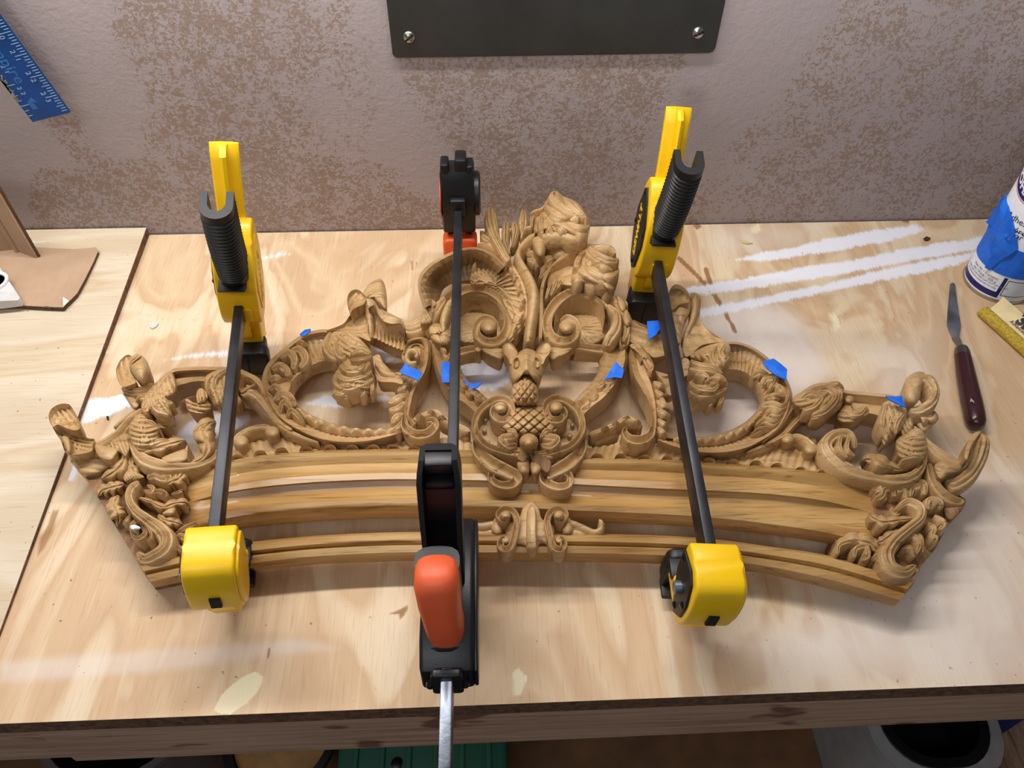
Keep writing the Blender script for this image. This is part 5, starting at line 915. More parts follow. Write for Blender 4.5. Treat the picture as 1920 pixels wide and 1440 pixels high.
    for y, z in ((-.010, b+.057), (.016, b+.028), (.000, b-.014), (-.021, b+.018)):
        fbuild(fr, MB().lathe([(.0022, 0), (.0022, .0008), (.0010, .0014)], n=10, M=Matrix.Translation((.0182, y, z)) @ Matrix.Rotation(math.radians(90), 4, 'Y')), 'screw', SCRW, cv)
    tv, tf = text_geo(words, .0125, .0003, .0002, align='CENTER')
    Mt = Matrix(((0, 0, 1, .0186), (-.2, -.98, 0, .000), (.98, -.2, 0, b+.020), (0, 0, 0, 1)))
    fbuild(fr, MB().add([tuple(Mt @ Vector(p)) for p in tv], tf), 'lettering', YEL, cv, None)
    rp = fbuild(fr, MB().prism([(p[0]*.9, (p[1]-b-.02)*.9+b+.02) for p in dia], -.0176, -.016, axis=0, bev=.0008), 'side_plate', YEL, root)
    Mt2 = Matrix(((0, 0, -1, -.0178), (-.2, .98, 0, -.004), (.98, .2, 0, b+.020), (0, 0, 0, 1)))
    fbuild(fr, MB().add([tuple(Mt2 @ Vector(p)) for p in tv], tf), 'lettering', mat_plastic('yellow_embossed', (222, 170, 4), .4), rp, None)
    # foot head at the far end of the bar
    y0 = L+.006
    hd = [(y0, b+.016), (y0+.010, b+.0175), (y0+.030, b+.0165), (y0+.037, b+.010), (y0+.040, b-.006), (y0+.039, b-.028), (y0+.032, b-.043), (y0+.020, b-.048), (y0+.010, b-.040), (y0+.002, b-.020), (y0-.001, b)]
    fh = fbuild(fr, MB().prism(chaikin(hd, 2), -.0165, .0165, axis=0, bev=.0022), 'foot_head', YEL, root)
    hc = [(y0+.001, b+.006), (y0+.020, b+.012), (y0+.029, b+.008), (y0+.035, b-.010), (y0+.034, b-.028), (y0+.024, b-.041), (y0+.012, b-.030), (y0+.003, b-.014)]
    fc = fbuild(fr, MB().prism(hc, .0162, .0184, axis=0, bev=.0006), 'side_cover', BLKM, root)
    for y, z in ((y0+.006, b+.003), (y0+.031, b-.016), (y0+.022, b-.034)):
        fbuild(fr, MB().lathe([(.0024, 0), (.0024, .0008), (.0010, .0016)], n=10, M=Matrix.Translation((.0184, y, z)) @ Matrix.Rotation(math.radians(90), 4, 'Y')), 'screw', SCRW, fc)
    fbuild(fr, MB().lathe([(.0046, 0), (.0046, .0040), (.0040, .0046)], n=18, M=Matrix.Translation((.0184, y0+.019, b-.014)) @ Matrix.Rotation(math.radians(90), 4, 'Y')), 'pin', PIN, fc)
    fbuild(fr, MB().prism([(p[0]*.9+y0*.1+.002, (p[1]-b+.015)*.86+b-.015) for p in chaikin(hd, 2)], -.0185, -.016, axis=0, bev=.001), 'side_plate', YEL, root)
    fbuild(fr, MB().box((-.001, y0+.0392, b-.018), (.007, .004, .012)), 'slot', DARK, fh)
    # its jaw and pad, pressing back against the rail
    jw = MB().prism([(y0+.030, b-.050), (y0+.002, b-.036), (y0-.010, b-.044), (y0-.014, .012), (y0-.002, .010), (y0+.022, .016)], -.010, .010, axis=0, bev=.002)
    jw.prism([(y0+.012, b-.03), (y0-.012, b-.040), (y0-.012, b-.050), (y0+.012, b-.05)], -.0155, .0155, axis=0, bev=.002)
    fbuild(fr, jw, 'jaw', YEL, root)
    pf = MB(); pf.prism(rounded(.034, .036, .007), y0-.024, y0-.015, axis=1, bev=.002, M=Matrix.Translation((0, 0, .026)))
    pf.box((0, y0-.008, .041), (.034, .016, .0055), bev=.0015); pf.box((0, y0-.008, .0105), (.034, .016, .005), bev=.0015)
    for sx in (-1, 1): pf.box((sx*.0145, y0-.013, .026), (.005, .008, .032), bev=.0015)
    fbuild(fr, pf, 'pad', BLK, root)
    return fr
YA = PY(445, 575, P(468, 702, .008)[1]); YA[1] += .027; YB = P(407, 978, YA[2]+.001)
FRA = yellow_clamp('trigger_clamp', YA, YB, .12, 'yellow and black trigger clamp on the leaf scroll side nearest the cardboard', YA[2]-.008, 'DEWALT', -.003)
YC = PY(1240, 490, P(1212, 605, .008)[1]); YC[1] += .027; YD = P(1335, 1010, YC[2]+.001)
FRB = yellow_clamp('trigger_clamp', YC, YD, .06, 'yellow and black trigger clamp with lettered black cover beside the carved flowers', YC[2]-.008, 'DEWALT', -.002)

# ------------------------------------------------------------------ black and orange pistol-grip clamp
ORG = mat_plastic('orange_rubber', (236, 98, 52), .5, .1); ORG2 = mat_plastic('orange_pad', (226, 88, 34), .45); BLKG = mat_plastic('black_glassfilled_nylon', (15, 17, 21), .40, .16)
BARM = plain('pale_steel_bar', (112, 118, 128), .34, .8, var=.35, scale=50, bump=.15)
ca = PY(860, 388, .645); cb = P(838, 1300, .090)
Dd = Vector((cb[0]-ca[0], cb[1]-ca[1], 0)); LC = Dd.length; frC = Frame((ca[0], ca[1], 0), Dd, Vector((0, 0, 1)))
cc_ = empty('bar_clamp', (ca[0], ca[1], 0), 'black bar clamp with orange pistol grip across the crest centre', 'clamp')
bz = .086
fbuild(frC, MB().box((0, (LC-.01)/2+.0, bz), (.0074, LC-.01, .020), bev=.001), 'bar', STEEL, cc_)
fbuild(frC, MB().box((0, LC+.045, bz+.001), (.0072, .14, .0195), bev=.001), 'bar_end', BARM, cc_)  # front stretch of the same bar, in a paler steel than the rest
# fixed jaw at the back: drum shaped head, orange pad below
drum = [(-.024, bz-.022), (-.028, bz+.010), (-.024, bz+.040), (-.012, bz+.044), (.006, bz+.046), (.010, bz+.038), (.012, bz+.018), (.014, bz-.004), (.010, bz-.022)]
hd_ = fbuild(frC, MB().prism(drum, -.0165, .0165, axis=0, bev=.0025), 'jaw_head', BLKG, cc_)
fbuild(frC, MB().lathe([(.022, 0), (.022, .004), (.019, .0055)], n=28, M=Matrix.Translation((-.0165, -.008, bz+.012)) @ Matrix.Rotation(math.radians(-90), 4, 'Y')), 'pivot_disc', BLKG, hd_)
fbuild(frC, MB().lathe([(.021, 0), (.021, .0012)], n=28, M=Matrix.Translation((.0165, -.006, bz+.010)) @ Matrix.Rotation(math.radians(90), 4, 'Y')), 'pivot_disc', ORG2, hd_)
fbuild(frC, MB().box((0, .013, bz+.012), (.0155, .010, .018), bev=.002), 'bar_socket', BLKG, hd_)
fbuild(frC, MB().box((.0115, -.002, bz+.048), (.008, .018, .012), bev=.002), 'lug', BLKG, hd_)
fbuild(frC, MB().box((-.004, -.004, bz+.050), (.011, .020, .016), bev=.002), 'lug', BLKG, hd_)
fbuild(frC, MB().box((-.0125, -.002, bz+.047), (.007, .018, .010), bev=.002), 'lug', BLKG, hd_)
for sx in (-1, 1): fbuild(frC, MB().box((sx*.0105, .000, bz-.026), (.003, .012, .018)), 'jaw_strut', BLKG, cc_)
fbuild(frC, MB().box((0, -.002, bz-.026), (.012, .014, .020)), 'jaw_strut', ORG2, cc_)
fbuild(frC, MB().prism(rounded(.035, .048, .006), -.004, .016, axis=1, bev=.003, M=Matrix.Translation((0, 0, .034))), 'pad', ORG2, cc_)
# trigger housing at the front (y measured from the back head)
y1 = LC-.014
hs = [(y1+.004, bz-.014), (y1+.003, bz+.010), (y1-.012, bz+.020), (y1-.050, bz+.022), (y1-.085, bz+.020), (y1-.102, bz+.008), (y1-.106, bz-.012), (y1-.098, bz-.026), (y1-.030, bz-.030), (y1-.004, bz-.026)]
ho = fbuild(frC, MB().prism(hs, -.0165, .0165, axis=0, bev=.003), 'housing', BLKG, cc_)
fbuild(frC, MB().prism([(p[0], (p[1]-bz)*.86+bz) for p in hs], -.0185, -.016, axis=0, bev=.001), 'side_cover', BLKG, ho)
fbuild(frC, MB().prism(rounded(.019, .028, .003), y1+.003, y1+.008, axis=1, bev=.001, M=Matrix.Translation((0, 0, bz))), 'bar_guide', BLKG, ho)
for sx in (-1, 1): fbuild(frC, MB().lathe([(.0026, 0), (.0026, .004), (.0016, .005)], n=10, M=Matrix.Translation((sx*.0105, y1+.0035, bz-.003)) @ Matrix.Rotation(math.radians(-90), 4, 'X')), 'screw', SCRW, ho)
# pistol grip: orange rubber over a black core
def sweep_sec(mb, cs, ws, ds, n=20, axx=None):
    V = []; m = n
    for i, c in enumerate(cs):
        t = (Vector(cs[min(i+1, len(cs)-1)])-Vector(cs[max(i-1, 0)])).normalized(); nb = Vector((0, t.z, -t.y))
        for j in range(n):
            a = 2*math.pi*j/n; ca, sa = math.cos(a), math.sin(a); k = (abs(ca)**3+abs(sa)**3)**(-1/3)
            V.append(tuple(Vector(c)+Vector((ca*k*ws[i], 0, 0))+nb*(sa*k*ds[i])))
    F = [(i*m+j, i*m+(j+1) % m, (i+1)*m+(j+1) % m, (i+1)*m+j) for i in range(len(cs)-1) for j in range(m)]+[tuple(range(m)), tuple((len(cs)-1)*m+j for j in range(m))]
    return mb.add(V, F)
GY = y1-.022
cs = [(.000, GY, bz+.014), (.001, GY+.001, bz+.024), (.002, GY+.000, bz+.038), (.003, GY-.003, bz+.052), (.0035, GY-.006, bz+.063), (.0035, GY-.0085, bz+.0705), (.0035, GY-.010, bz+.0745)]
fbuild(frC, sweep_sec(MB(), cs, [.0112, .0112, .0116, .0124, .0128, .0120, .0090], [.014, .014, .0140, .0145, .0145, .0130, .008]), 'grip', ORG, cc_, 60)
fbuild(frC, sweep_sec(MB(), [(.001, GY-.001, bz+.010), (.001, GY, bz+.019)], [.0140, .0126], [.018, .016]), 'grip_collar', BLKG, cc_, 60)
fbuild(frC, sweep_sec(MB(), [(.0035, GY-.013, bz+.040), (.0035, GY-.0165, bz+.0665)], [.0133, .0130], [.0120, .0105]), 'grip_core', BLKG, cc_, 60)
# lever: black channel standing behind the grip, its open side facing it
l0 = Vector((.001, y1-.058, bz+.012)); l1 = Vector((.0015, y1-.086, bz+.108)); la = (l1-l0).normalized(); ln = Vector((0, la.z, -la.y)); lm = MB(); n = 16
SECT = [(-.0122, -.006), (-.0122, .012), (-.0090, .0135), (-.0086, -.001), (.0086, -.001), (.0090, .0135), (.0122, .012), (.0122, -.006), (.008, -.010), (-.008, -.010)]
V = []; m = len(SECT)
for i in range(n):
    t = i/(n-1); c = l0+(l1-l0)*t+ln*(.006*math.sin(math.pi*t)); w = .95+.10*t if t < .9 else 1.04-(t-.9)*1.6
    V += [tuple(c+Vector((p[0]*w, 0, 0))+ln*p[1]*(1 if t < .9 else 1-(t-.9)*3)) for p in SECT]
lm.add(V, [(i*m+j, i*m+(j+1) % m, (i+1)*m+(j+1) % m, (i+1)*m+j) for i in range(n-1) for j in range(m)]+[tuple(range(m)), tuple((n-1)*m+j for j in range(m))])
le = fbuild(frC, lm, 'trigger_lever', BLKG, cc_, 30)
for t, d in ((.93, .009), (.80, .006)):
    c = l0+(l1-l0)*t+ln*.004; fbuild(frC, MB().box((c.x, c.y, c.z+.002), (.0176, .010, d), bev=.0015), 'lever_rib', BLKG, le)
# moving jaw under the housing, with its pad
fbuild(frC, MB().prism([(y1-.100, bz-.022), (y1-.060, bz-.026), (y1-.074, .020), (y1-.092, .016), (y1-.098, .030)], -.011, .011, axis=0, bev=.002), 'jaw', BLKG, cc_)
fbuild(frC, MB().prism(rounded(.033, .036, .006), y1-.112, y1-.094, axis=1, bev=.003, M=Matrix.Translation((0, 0, .030))), 'pad', ORG2, cc_)
# ------------------------------------------------------------------ wall plate, square
def wbox(name, loc_parent, mb, mat, smooth=35): return attach(mb.build(name, mat, None, smooth), loc_parent)
WF = WALLY
PLATE = plain('dark_grey_sheet_metal', (60, 62, 62), .38, .35, var=.12, scale=18, bump=.06)
pl, pr = PY(737, 106, WF), PY(1338, 97, WF)
plate = empty('wall_plate', ((pl[0]+pr[0])/2, WF-.002, pl[2]), 'dark grey metal plate screwed to the speckled wall', 'plate')
zt = .62; pts = [(pl[0]+.004, pl[2]), (pr[0]-.005, pr[2]), (pr[0]-.0015, pr[2]+.0015), (pr[0], pr[2]+.005), (pr[0]+.001, zt), (pl[0]-.001, zt), (pl[0], pl[2]+.004), (pl[0]+.0012, pl[2]+.0012)]
wbox('sheet', plate, MB().prism(pts, WF-.0032, WF-.0002, axis=1, bev=.0005), PLATE)
CHR = plain('zinc_screw', (170, 168, 160), .25, .95, var=.2, scale=200)
for u, v, ang in ((767, 69, 40), (1309, 61, 25)):
    c = PY(u, v, WF-.003); M_ = Matrix.Translation((c[0], WF-.0032, c[2])) @ Matrix.Rotation(math.radians(90), 4, 'X')
    sc_ = wbox('screw', plate, MB().lathe([(.0058, 0), (.0056, .0012), (.0045, .0024), (.0024, .0032), (.0005, .0035)], n=24, M=M_), CHR, 60)
    sl = MB().box((0, 0, 0), (.0096, .0016, .0012), M=Matrix.Rotation(math.radians(ang), 3, 'Z')); sl.v = [tuple(M_ @ Vector((p[0], p[1], p[2]+.0031))) for p in sl.v]
    sub(sl.build('slot', SCRW, None, None), sc_)
# blue framing square hanging in front of the wall
RY = WF-.021
BR = PY(132, 210, RY); BL = PY(62, 228, RY); TR_ = PY(0, 27, RY)
e1 = Vector(BR-TR_).normalized(); e2 = Vector((e1.z, 0, -e1.x)); e2 = e2 if e2.dot(Vector(BR-BL)) > 0 else -e2   # e1 towards the end, e2 towards the inch edge
wd_ = abs(Vector(BR-BL).dot(e2)); ruler = empty('framing_square', tuple(BR), 'blue metal framing square with inch scale hanging on wall', 'square')
RM = plain('blue_anodised_metal', (6, 72, 150), .34, .35, var=.14, scale=25); RM2 = plain('engraved_white', (150, 186, 214), .5); RM3 = plain('faint_print', (34, 104, 172), .45); RM4 = plain('worn_bare_metal', (150, 150, 150), .4, .6, var=.3, scale=120)
def rq(a, b, dy=0.0): p = Vector(BR)+e1*a+e2*b; return (p.x, RY+dy, p.z)
def rprism(poly, y0, y1, name, mat, par):
    V = [rq(a, b, y0) for a, b in poly]+[rq(a, b, y1) for a, b in poly]; n = len(poly)
    o = obj(name, V, [tuple(range(n)), tuple(range(2*n-1, n-1, -1))]+[(i, (i+1) % n, n+(i+1) % n, n+i) for i in range(n)], mat, None, None)
    return attach(o, par) if par.type == 'EMPTY' else sub(o, par)
skew = Vector(BL-BR).dot(e1)
blade = rprism([(-.42, 0), (0, 0), (skew, -wd_), (-.42, -wd_)], -.001, .001, 'blade', RM, ruler)
pos = [Vector(PY(a, b, RY)-BR).dot(e1) for a, b in ((8, 61), (38, 99.5), (70, 141), (95, 180))]
step = (pos[3]-pos[0])/3; t23 = pos[3]
tk = MB()
def tick(a, b0, b1, w=.0007): tk.add([rq(a-w/2, b0, -.0011), rq(a+w/2, b0, -.0011), rq(a+w/2, b1, -.0011), rq(a-w/2, b1, -.0011)], [(0, 1, 2, 3)])
for i in range(-30, 9):
    a = t23+i*step/8
    if a < -.002: tick(a, -.0006, -(.0125 if i % 8 == 0 else .0085 if i % 4 == 0 else .0065 if i % 2 == 0 else .0055))
for i in range(-30, 8):
    a = t23+i*step/8+.002
    if a < -.006 and i % 2 == 0: tick(a, -wd_+.0006, -wd_+(.010 if i % 8 == 0 else .0050))
sub(tk.build('scale_marks', RM2, None, None), blade)
def rtext(txt, size, a, b, mat, name='numeral', bold=0.0, dirn=0):     # text running across the blade edge-on like the engraved numerals
    tv, tf = text_geo(txt, size, .00005, bold)
    V = [rq(a+p[0], b+p[1], -.0012-p[2]) for p in tv]; sub(obj(name, V, tf, mat, None, None), blade)
for k, (n1, n2) in enumerate((('2', '0'), ('2', '1'), ('2', '2'), ('2', '3'))):
    a = t23-step*(3-k); rtext(n1, .0068, a-.0058, -.0138, RM2); rtext(n2, .0068, a+.0014, -.0138, RM2)
rtext('Empire', .0150, t23-step*2.95, -.0285, RM3, 'logo', .0002)
for nn, a in (('1', t23-step*2.75), ('0', t23-step*2.5), ('2', t23-step*1.8), ('1', t23-step*1.55), ('2', t23-step*.75), ('2', t23-step*.5)): rtext(nn, .0060, a, -wd_+.0095, RM2)
for a0, w0 in ((t23-step*1.6, .0032), (t23-step*1.25, .0048), (t23-step*.9, .0030), (t23-step*.45, .0036), (t23-step*1.0, .002)):
    pp = [(a0-.006, -wd_), (a0-.002, -wd_+w0), (a0+.001, -wd_+w0*.5), (a0+.004, -wd_+w0*1.1), (a0+.008, -wd_)]; rprism(pp, -.00125, -.0011, 'worn_patch', RM4, blade)
lg = [(t23-.004, -.0250), (t23+.003, -.0225), (t23+.0005, -.0265), (t23+.0075, -.0262), (t23+.008, -.0315), (t23+.000, -.0320)]; rprism(lg, -.00125, -.0011, 'maker_mark', RM3, blade)
ph = rq(-.40, -wd_/2); attach(MB().tube([(ph[0], RY-.004, ph[2]), (ph[0], WF, ph[2])], .003, 10).build('hanging_peg', SCRW, None), ruler)

# ------------------------------------------------------------------ cardboard on the higher board
def mat_card():
    k = NT('corrugated_cardboard'); v = k.coord(); g = k.noise(k.coord((300, 40, 40)), 1, 3); k.col(k.mix(k.math('MULTIPLY', g, .5), k.ramp(k.noise(v, 22, 3), [(.3, (170, 140, 112)), (.7, (188, 158, 130))]), lin((164, 132, 104)))); k.b.inputs['Roughness'].default_value = .85; k.bump(g, .15, .001); return k.m
CARD = mat_card(); CARDE = plain('cardboard_edge', (92, 64, 42), .9, var=.5, scale=700)
Z5 = (0, 320, 5.335); cz = LZ+.0048
out5 = zm(Z5, [(-420, 1335), (0, 1335), (480, 1362), (630, 1366), (660, 1330), (700, 1296), (770, 1225), (790, 1190), (840, 1100), (885, 1010), (940, 900), (982, 800), (962, 766), (740, 784), (560, 776), (370, 766), (200, 780), (-420, 800)])
cpts = [P(a, b, cz) for a, b in out5]
cb_ = empty('cardboard_sheet', (cpts[3][0], cpts[3][1], LZ), 'flat torn sheet of brown corrugated cardboard on bench by wall', 'cardboard')
wbox('liner', cb_, MB().prism([(p[0], p[1]) for p in cpts], cz-.0006, cz), CARD, None); wbox('corrugation', cb_, MB().prism([(p[0]-.0006, p[1]) for p in cpts], LZ+.0003, cz-.0006), CARDE, None)
cr0, cr1 = P(*zm(Z5, [(470, 1360)])[0], cz), P(*zm(Z5, [(735, 790)])[0], cz); dv = Vector(cr1-cr0).normalized().cross(Vector((0, 0, 1)))*.004
wbox('crease', cb_, MB().add([tuple(Vector(cr0)-dv), tuple(Vector(cr0)+Vector((0, 0, .0006))), tuple(Vector(cr0)+dv), tuple(Vector(cr1)-dv), tuple(Vector(cr1)+Vector((0, 0, .0006))), tuple(Vector(cr1)+dv)], [(0, 1, 4, 3), (1, 2, 5, 4), (0, 3, 5, 2)]), CARD, 60)
fo = [P(*q, cz+.0005) for q in zm(Z5, [(632, 1360), (646, 1290), (690, 1300)])]; wbox('torn_corner', cb_, MB().add([fo[0], fo[1]+np.array([0, 0, .004]), fo[2], fo[0]+np.array([0, 0, -.0005]), fo[1]+np.array([0, 0, .0034]), fo[2]+np.array([0, 0, -.0005])], [(0, 1, 2), (5, 4, 3), (0, 3, 4, 1), (1, 4, 5, 2), (0, 2, 5, 3)]), plain('white_liner', (226, 220, 210), .8), None)
# upright flap of a second box
b0 = P(73, 481, cz); b1 = P(27, 464, cz); b2 = P(-90, 480, cz); ht = PY(0, 357, b0[1])[2]-cz
fl_ = empty('cardboard_flap', (b1[0], b1[1], cz), 'upright brown cardboard flap standing on flat sheet', 'cardboard')
def panel(a, b, h0, h1, t=.0035):
    a = Vector((a[0], a[1], cz)); b = Vector((b[0], b[1], cz)); n = (b-a).cross(Vector((0, 0, 1))).normalized()*t; q = [a, b, b+Vector((0, 0, h1)), a+Vector((0, 0, h0))]
    return MB().add([tuple(p) for p in q]+[tuple(p+n) for p in q], [(0, 1, 2, 3), (7, 6, 5, 4), (0, 4, 5, 1), (1, 5, 6, 2), (2, 6, 7, 3), (3, 7, 4, 0)])
wbox('panel', fl_, panel(b1, b0, ht+.02, ht+.012), CARD, None); wbox('panel', fl_, panel(b2, b1, ht+.02, ht+.02), CARD, None)
b05 = b0+(b1-b0)*.78; wbox('fold_strip', fl_, MB().tube([(b05[0]-.001, b05[1]-.004, cz), (b05[0]-.001, b05[1]-.004, cz+ht)], .0022, 6), CARD)
e0 = Vector((b0[0], b0[1], cz)); wbox('cut_edge', fl_, MB().tube([tuple(e0), tuple(e0+Vector((0, 0, ht+.012)))], .0017, 6), CARDE)
# white card with a round hole cover, lying on the sheet
WC = plain('white_card', (206, 202, 200), .6, var=.05)
wq = [P(*q, cz+.010) for q in zm(Z5, [(-260, 940), (0, 960), (200, 1265), (180, 1288), (0, 1306), (-260, 1330)])]
wc = empty('white_carton', (wq[2][0], wq[2][1], cz), 'white glossy carton lid with raised ring on cardboard', 'carton')
wbox('lid', wc, MB().prism([(p[0], p[1]) for p in wq], cz+.0002, cz+.010, bev=.0012), WC)
rc = P(*zm(Z5, [(-75, 1120)])[0], cz+.0102); wbox('ring', wc, MB().lathe([(.0155, 0), (.0155, .0022), (.0135, .0028), (.0120, .0016), (.0120, 0)], c=tuple(rc), n=36), plain('white_plastic', (232, 234, 236), .3, var=.03))

# ------------------------------------------------------------------ aerosol can with tape
CX, CY, CR = .5552, .6120, .0342
can = empty('aerosol_can', (CX, CY, 0), 'white and navy aerosol can wrapped in blue tape by wall', 'can')
CANW = plain('can_white_print', (232, 234, 240), .28, .0, var=.03); NAVY = plain('can_navy_print', (30, 24, 104), .3, var=.05); RED = plain('can_red_print', (196, 30, 44), .3, var=.05); INK = plain('black_ink', (26, 26, 30), .6); TIN = plain('can_tin_rim', (180, 178, 170), .25, .9)
GREYP = plain('grey_small_print', (120, 118, 140), .5)
def cyl(u, v, R=CR):                  # pixel -> (angle, z) on the can
    r = ray(u, v); a = r[0]**2+r[1]**2; bq = -2*(r[0]*CX+r[1]*CY); cq = CX*CX+CY*CY-R*R; d = max(bq*bq-4*a*cq, 0); t = (-bq-math.sqrt(d))/(2*a)
    an = math.atan2(r[1]*t-CY, r[0]*t-CX); return (an-2*math.pi if an > .9 else an), CAMH+r[2]*t
def cp(a, z, R): return (CX+R*math.cos(a), CY+R*math.sin(a), z)
cbod = wbox('body', can, MB().lathe([(CR-.001, .0032), (CR, .004), (CR, .168), (CR-.004, .174), (CR-.008, .176)], c=(CX, CY, 0), n=72), CANW, 40)
wbox('bottom_rim', can, MB().lathe([(CR-.002, 0), (CR+.0004, .0006), (CR+.0009, .002), (CR+.0004, .0038), (CR-.001, .0044)], c=(CX, CY, 0), n=72), TIN, 50)
wbox('dome', can, MB().lathe([(CR-.006, .175), (CR-.012, .184), (.012, .190), (.008, .192), (.008, .206), (.002, .208)], c=(CX, CY, 0), n=48), TIN, 50)
def patch(name, a0, a1, z0, z1, R, mat, n=40, zf=None, par=None):
    A = np.linspace(a0, a1, n); V = []; 
    for a in A:
        lo, hi = (z0, z1) if zf is None else zf((a-a0)/(a1-a0))
        V += [cp(a, lo, R), cp(a, hi, R), cp(a, lo, CR-.0003), cp(a, hi, CR-.0003)]
    F = []
    for i in range(n-1):
        k = 4*i; F += [(k, k+4, k+5, k+1), (k+2, k+3, k+7, k+6), (k+1, k+5, k+7, k+3), (k, k+2, k+6, k+4)]
    F += [(0, 1, 3, 2), (4*n-4, 4*n-2, 4*n-1, 4*n-3)]
    o = obj(name, V, F, mat, None, 40); return sub(o, par or cbod)
aL, zL = cyl(1812, 487); aF = math.atan2(-CY, -CX)         # facing the camera
aN0 = cyl(1806, 505)[0]-.5; aN1 = cyl(1893, 520)[0]
patch('navy_band', aN0, aN1, .006, .0125, CR+.00015, NAVY)
patch('navy_band', aN1-.10, aN1, .006, .032, CR+.00016, NAVY)
patch('text_box', aN1+.04, aN1+1.2, .010, .030, CR+.00014, INK); patch('text_box', aN1+.06, aN1+1.18, .0108, .0292, CR+.00018, CANW)
patch('logo_panel', cyl(1893, 345)[0]-.02, cyl(1893, 345)[0]+2.2, .124, .139, CR+.00015, NAVY, zf=lambda t: (.1285-.016*math.sin(min(1, t*1.0)*math.pi), .146-.016*math.sin(min(1, t)*math.pi)))
patch('logo_line', cyl(1893, 345)[0]-.02, cyl(1893, 345)[0]+2.2, 0, 0, CR+.00016, RED, zf=lambda t: (.1268-.016*math.sin(t*math.pi), .1275-.016*math.sin(t*math.pi)))
patch('top_panel', cyl(1905, 310)[0]-.3, cyl(1905, 310)[0]+2.4, .156, .172, CR+.00015, NAVY)
def ctext(txt, size, a, z, mat, R=CR+.0003, drop=0.0, name='print', bold=0.0):
    tv, tf = text_geo(txt, size, .00003, bold); V = []
    for p in tv:
        aa = a+p[0]/CR; V.append(cp(aa, z+p[1]-drop*math.sin(min(1, max(0, p[0]/CR/2.2))*math.pi), R+p[2]))
    sub(obj(name, V, tf, mat, None, None), cbod)
a0 = cyl(1895, 348)[0]; ctext('MOHAWK', .0118, a0+.03, .1325, plain('white_ink', (240, 240, 244), .5), drop=.016, name='logo_print', bold=.0004)
aR = cyl(1913, 345)[0]; patch('red_diamond', aR, aR+.5, .136, .152, CR+.0002, RED, zf=lambda t: (.133+.004*t, .147+.004*t))
for txt, (u, v), s in (('Adhesive', (1891, 400), .0088), ('Accelerator', (1870, 404), .0088), ('Aérosol', (1893, 424), .0088)):
    a, z = cyl(u, v); ctext(txt, s, a, z-.002, INK)
a, z = cyl(1832, 487); ctext('Net Wt / Contenu', .0042, a, .0262, GREYP); ctext('net / Poids / 305 g', .0042, a+.02, .0222, GREYP); ctext('KEEP THIS CAN AND CAP OUT OF REACH', .0028, a-.25, .0190, GREYP); ctext('for industrial & commercial use only', .0028, a-.2, .0158, GREYP)
patch('rule_line', cyl(1900, 436)[0], cyl(1900, 436)[0]+1.3, .0832, .0838, CR+.0002, INK)
# masking tape round the can, with a crumpled flap
patch('tape_band', -math.pi, math.pi-.001, .034, .066, CR+.0006, TAPE, 90, par=None)
aa = [cyl(1828, 430)[0], cyl(1868, 420)[0], cyl(1905, 450)[0]]
Zt = (1780, 290, 5.335); ol = zm(Zt, [(355, 640), (400, 560), (440, 480), (490, 468), (575, 398), (590, 520), (630, 640), (660, 770), (640, 830), (685, 820), (680, 880), (690, 940), (600, 1000), (510, 1060), (410, 1155), (380, 1120), (400, 1000), (430, 880), (410, 760), (400, 690)])
V = []; n = len(ol); cxy = np.mean(ol, 0)
for k in (1.0, .66, .33):
    for i, q in enumerate(ol):
        u, v = cxy+(np.array(q)-cxy)*k; a, z = cyl(u, v, CR+.001); rr = CR+.0012+(.0035 if i % 3 == 0 else .0008)*(k > .9)+(.0045 if i % 2 == 0 else .0016)*(k == .66)+.003*(k == .33); V.append(cp(a, z, rr))
a, z = cyl(cxy[0], cxy[1]); V.append(cp(a, z, CR+.004)); F = [(k*n+i, k*n+(i+1) % n, (k+1)*n+(i+1) % n, (k+1)*n+i) for k in range(2) for i in range(n)]+[(2*n+i, 2*n+(i+1) % n, 3*n) for i in range(n)]
q = len(V); V += [cp(*cyl(*(cxy+(np.array(p)-cxy)), CR+.001), CR+.0002) for p in ol]; F += [((i+1) % n, i, q+i, q+(i+1) % n) for i in range(n)]
tf_ = obj('tape_flap', V, F, TAPE, None, 25); attach(tf_, can)

# ------------------------------------------------------------------ palette knife
ZK = (1720, 280, 2.665)
kn = empty('palette_knife', tuple(P(1812, 660)), 'palette knife with dark maroon wooden handle on bench', 'palette knife')
BLADE = plain('palette_steel', (120, 120, 122), .42, .6, var=.3, scale=40); HAND = mat_plastic('maroon_lacquer', (56, 22, 27), .24, .02); FER = plain('ferrule_steel', (120, 116, 112), .3, .9)
bo = zm(ZK, [(165, 672), (177, 664), (189, 672), (194, 720), (205, 800), (218, 878), (210, 925), (202, 948), (178, 942), (160, 905), (149, 870), (153, 800), (160, 720)])
bp = [P(a, b, .0030) for a, b in bo]; wbox('blade', kn, MB().prism([(p[0], p[1]) for p in bp], .0018, .0030, bev=.0003), BLADE)
nk = [P(*q, h) for q, h in zip(zm(ZK, [(190, 940), (206, 962), (214, 985), (222, 1003)]), (.0030, .0060, .0085, .0085))]; wbox('neck', kn, MB().tube([tuple(p) for p in nk], [.0036, .0026, .0024, .0028], 10), BLADE)
def kp(x, y, h): return tuple(P(*zm(ZK, [(x, y)])[0], h))
wbox('ferrule', kn, MB().tube([kp(221, 998, .0085), kp(224, 1016, .0085), kp(227, 1036, .0085)], [.0062, .0072, .0074], 20), FER)
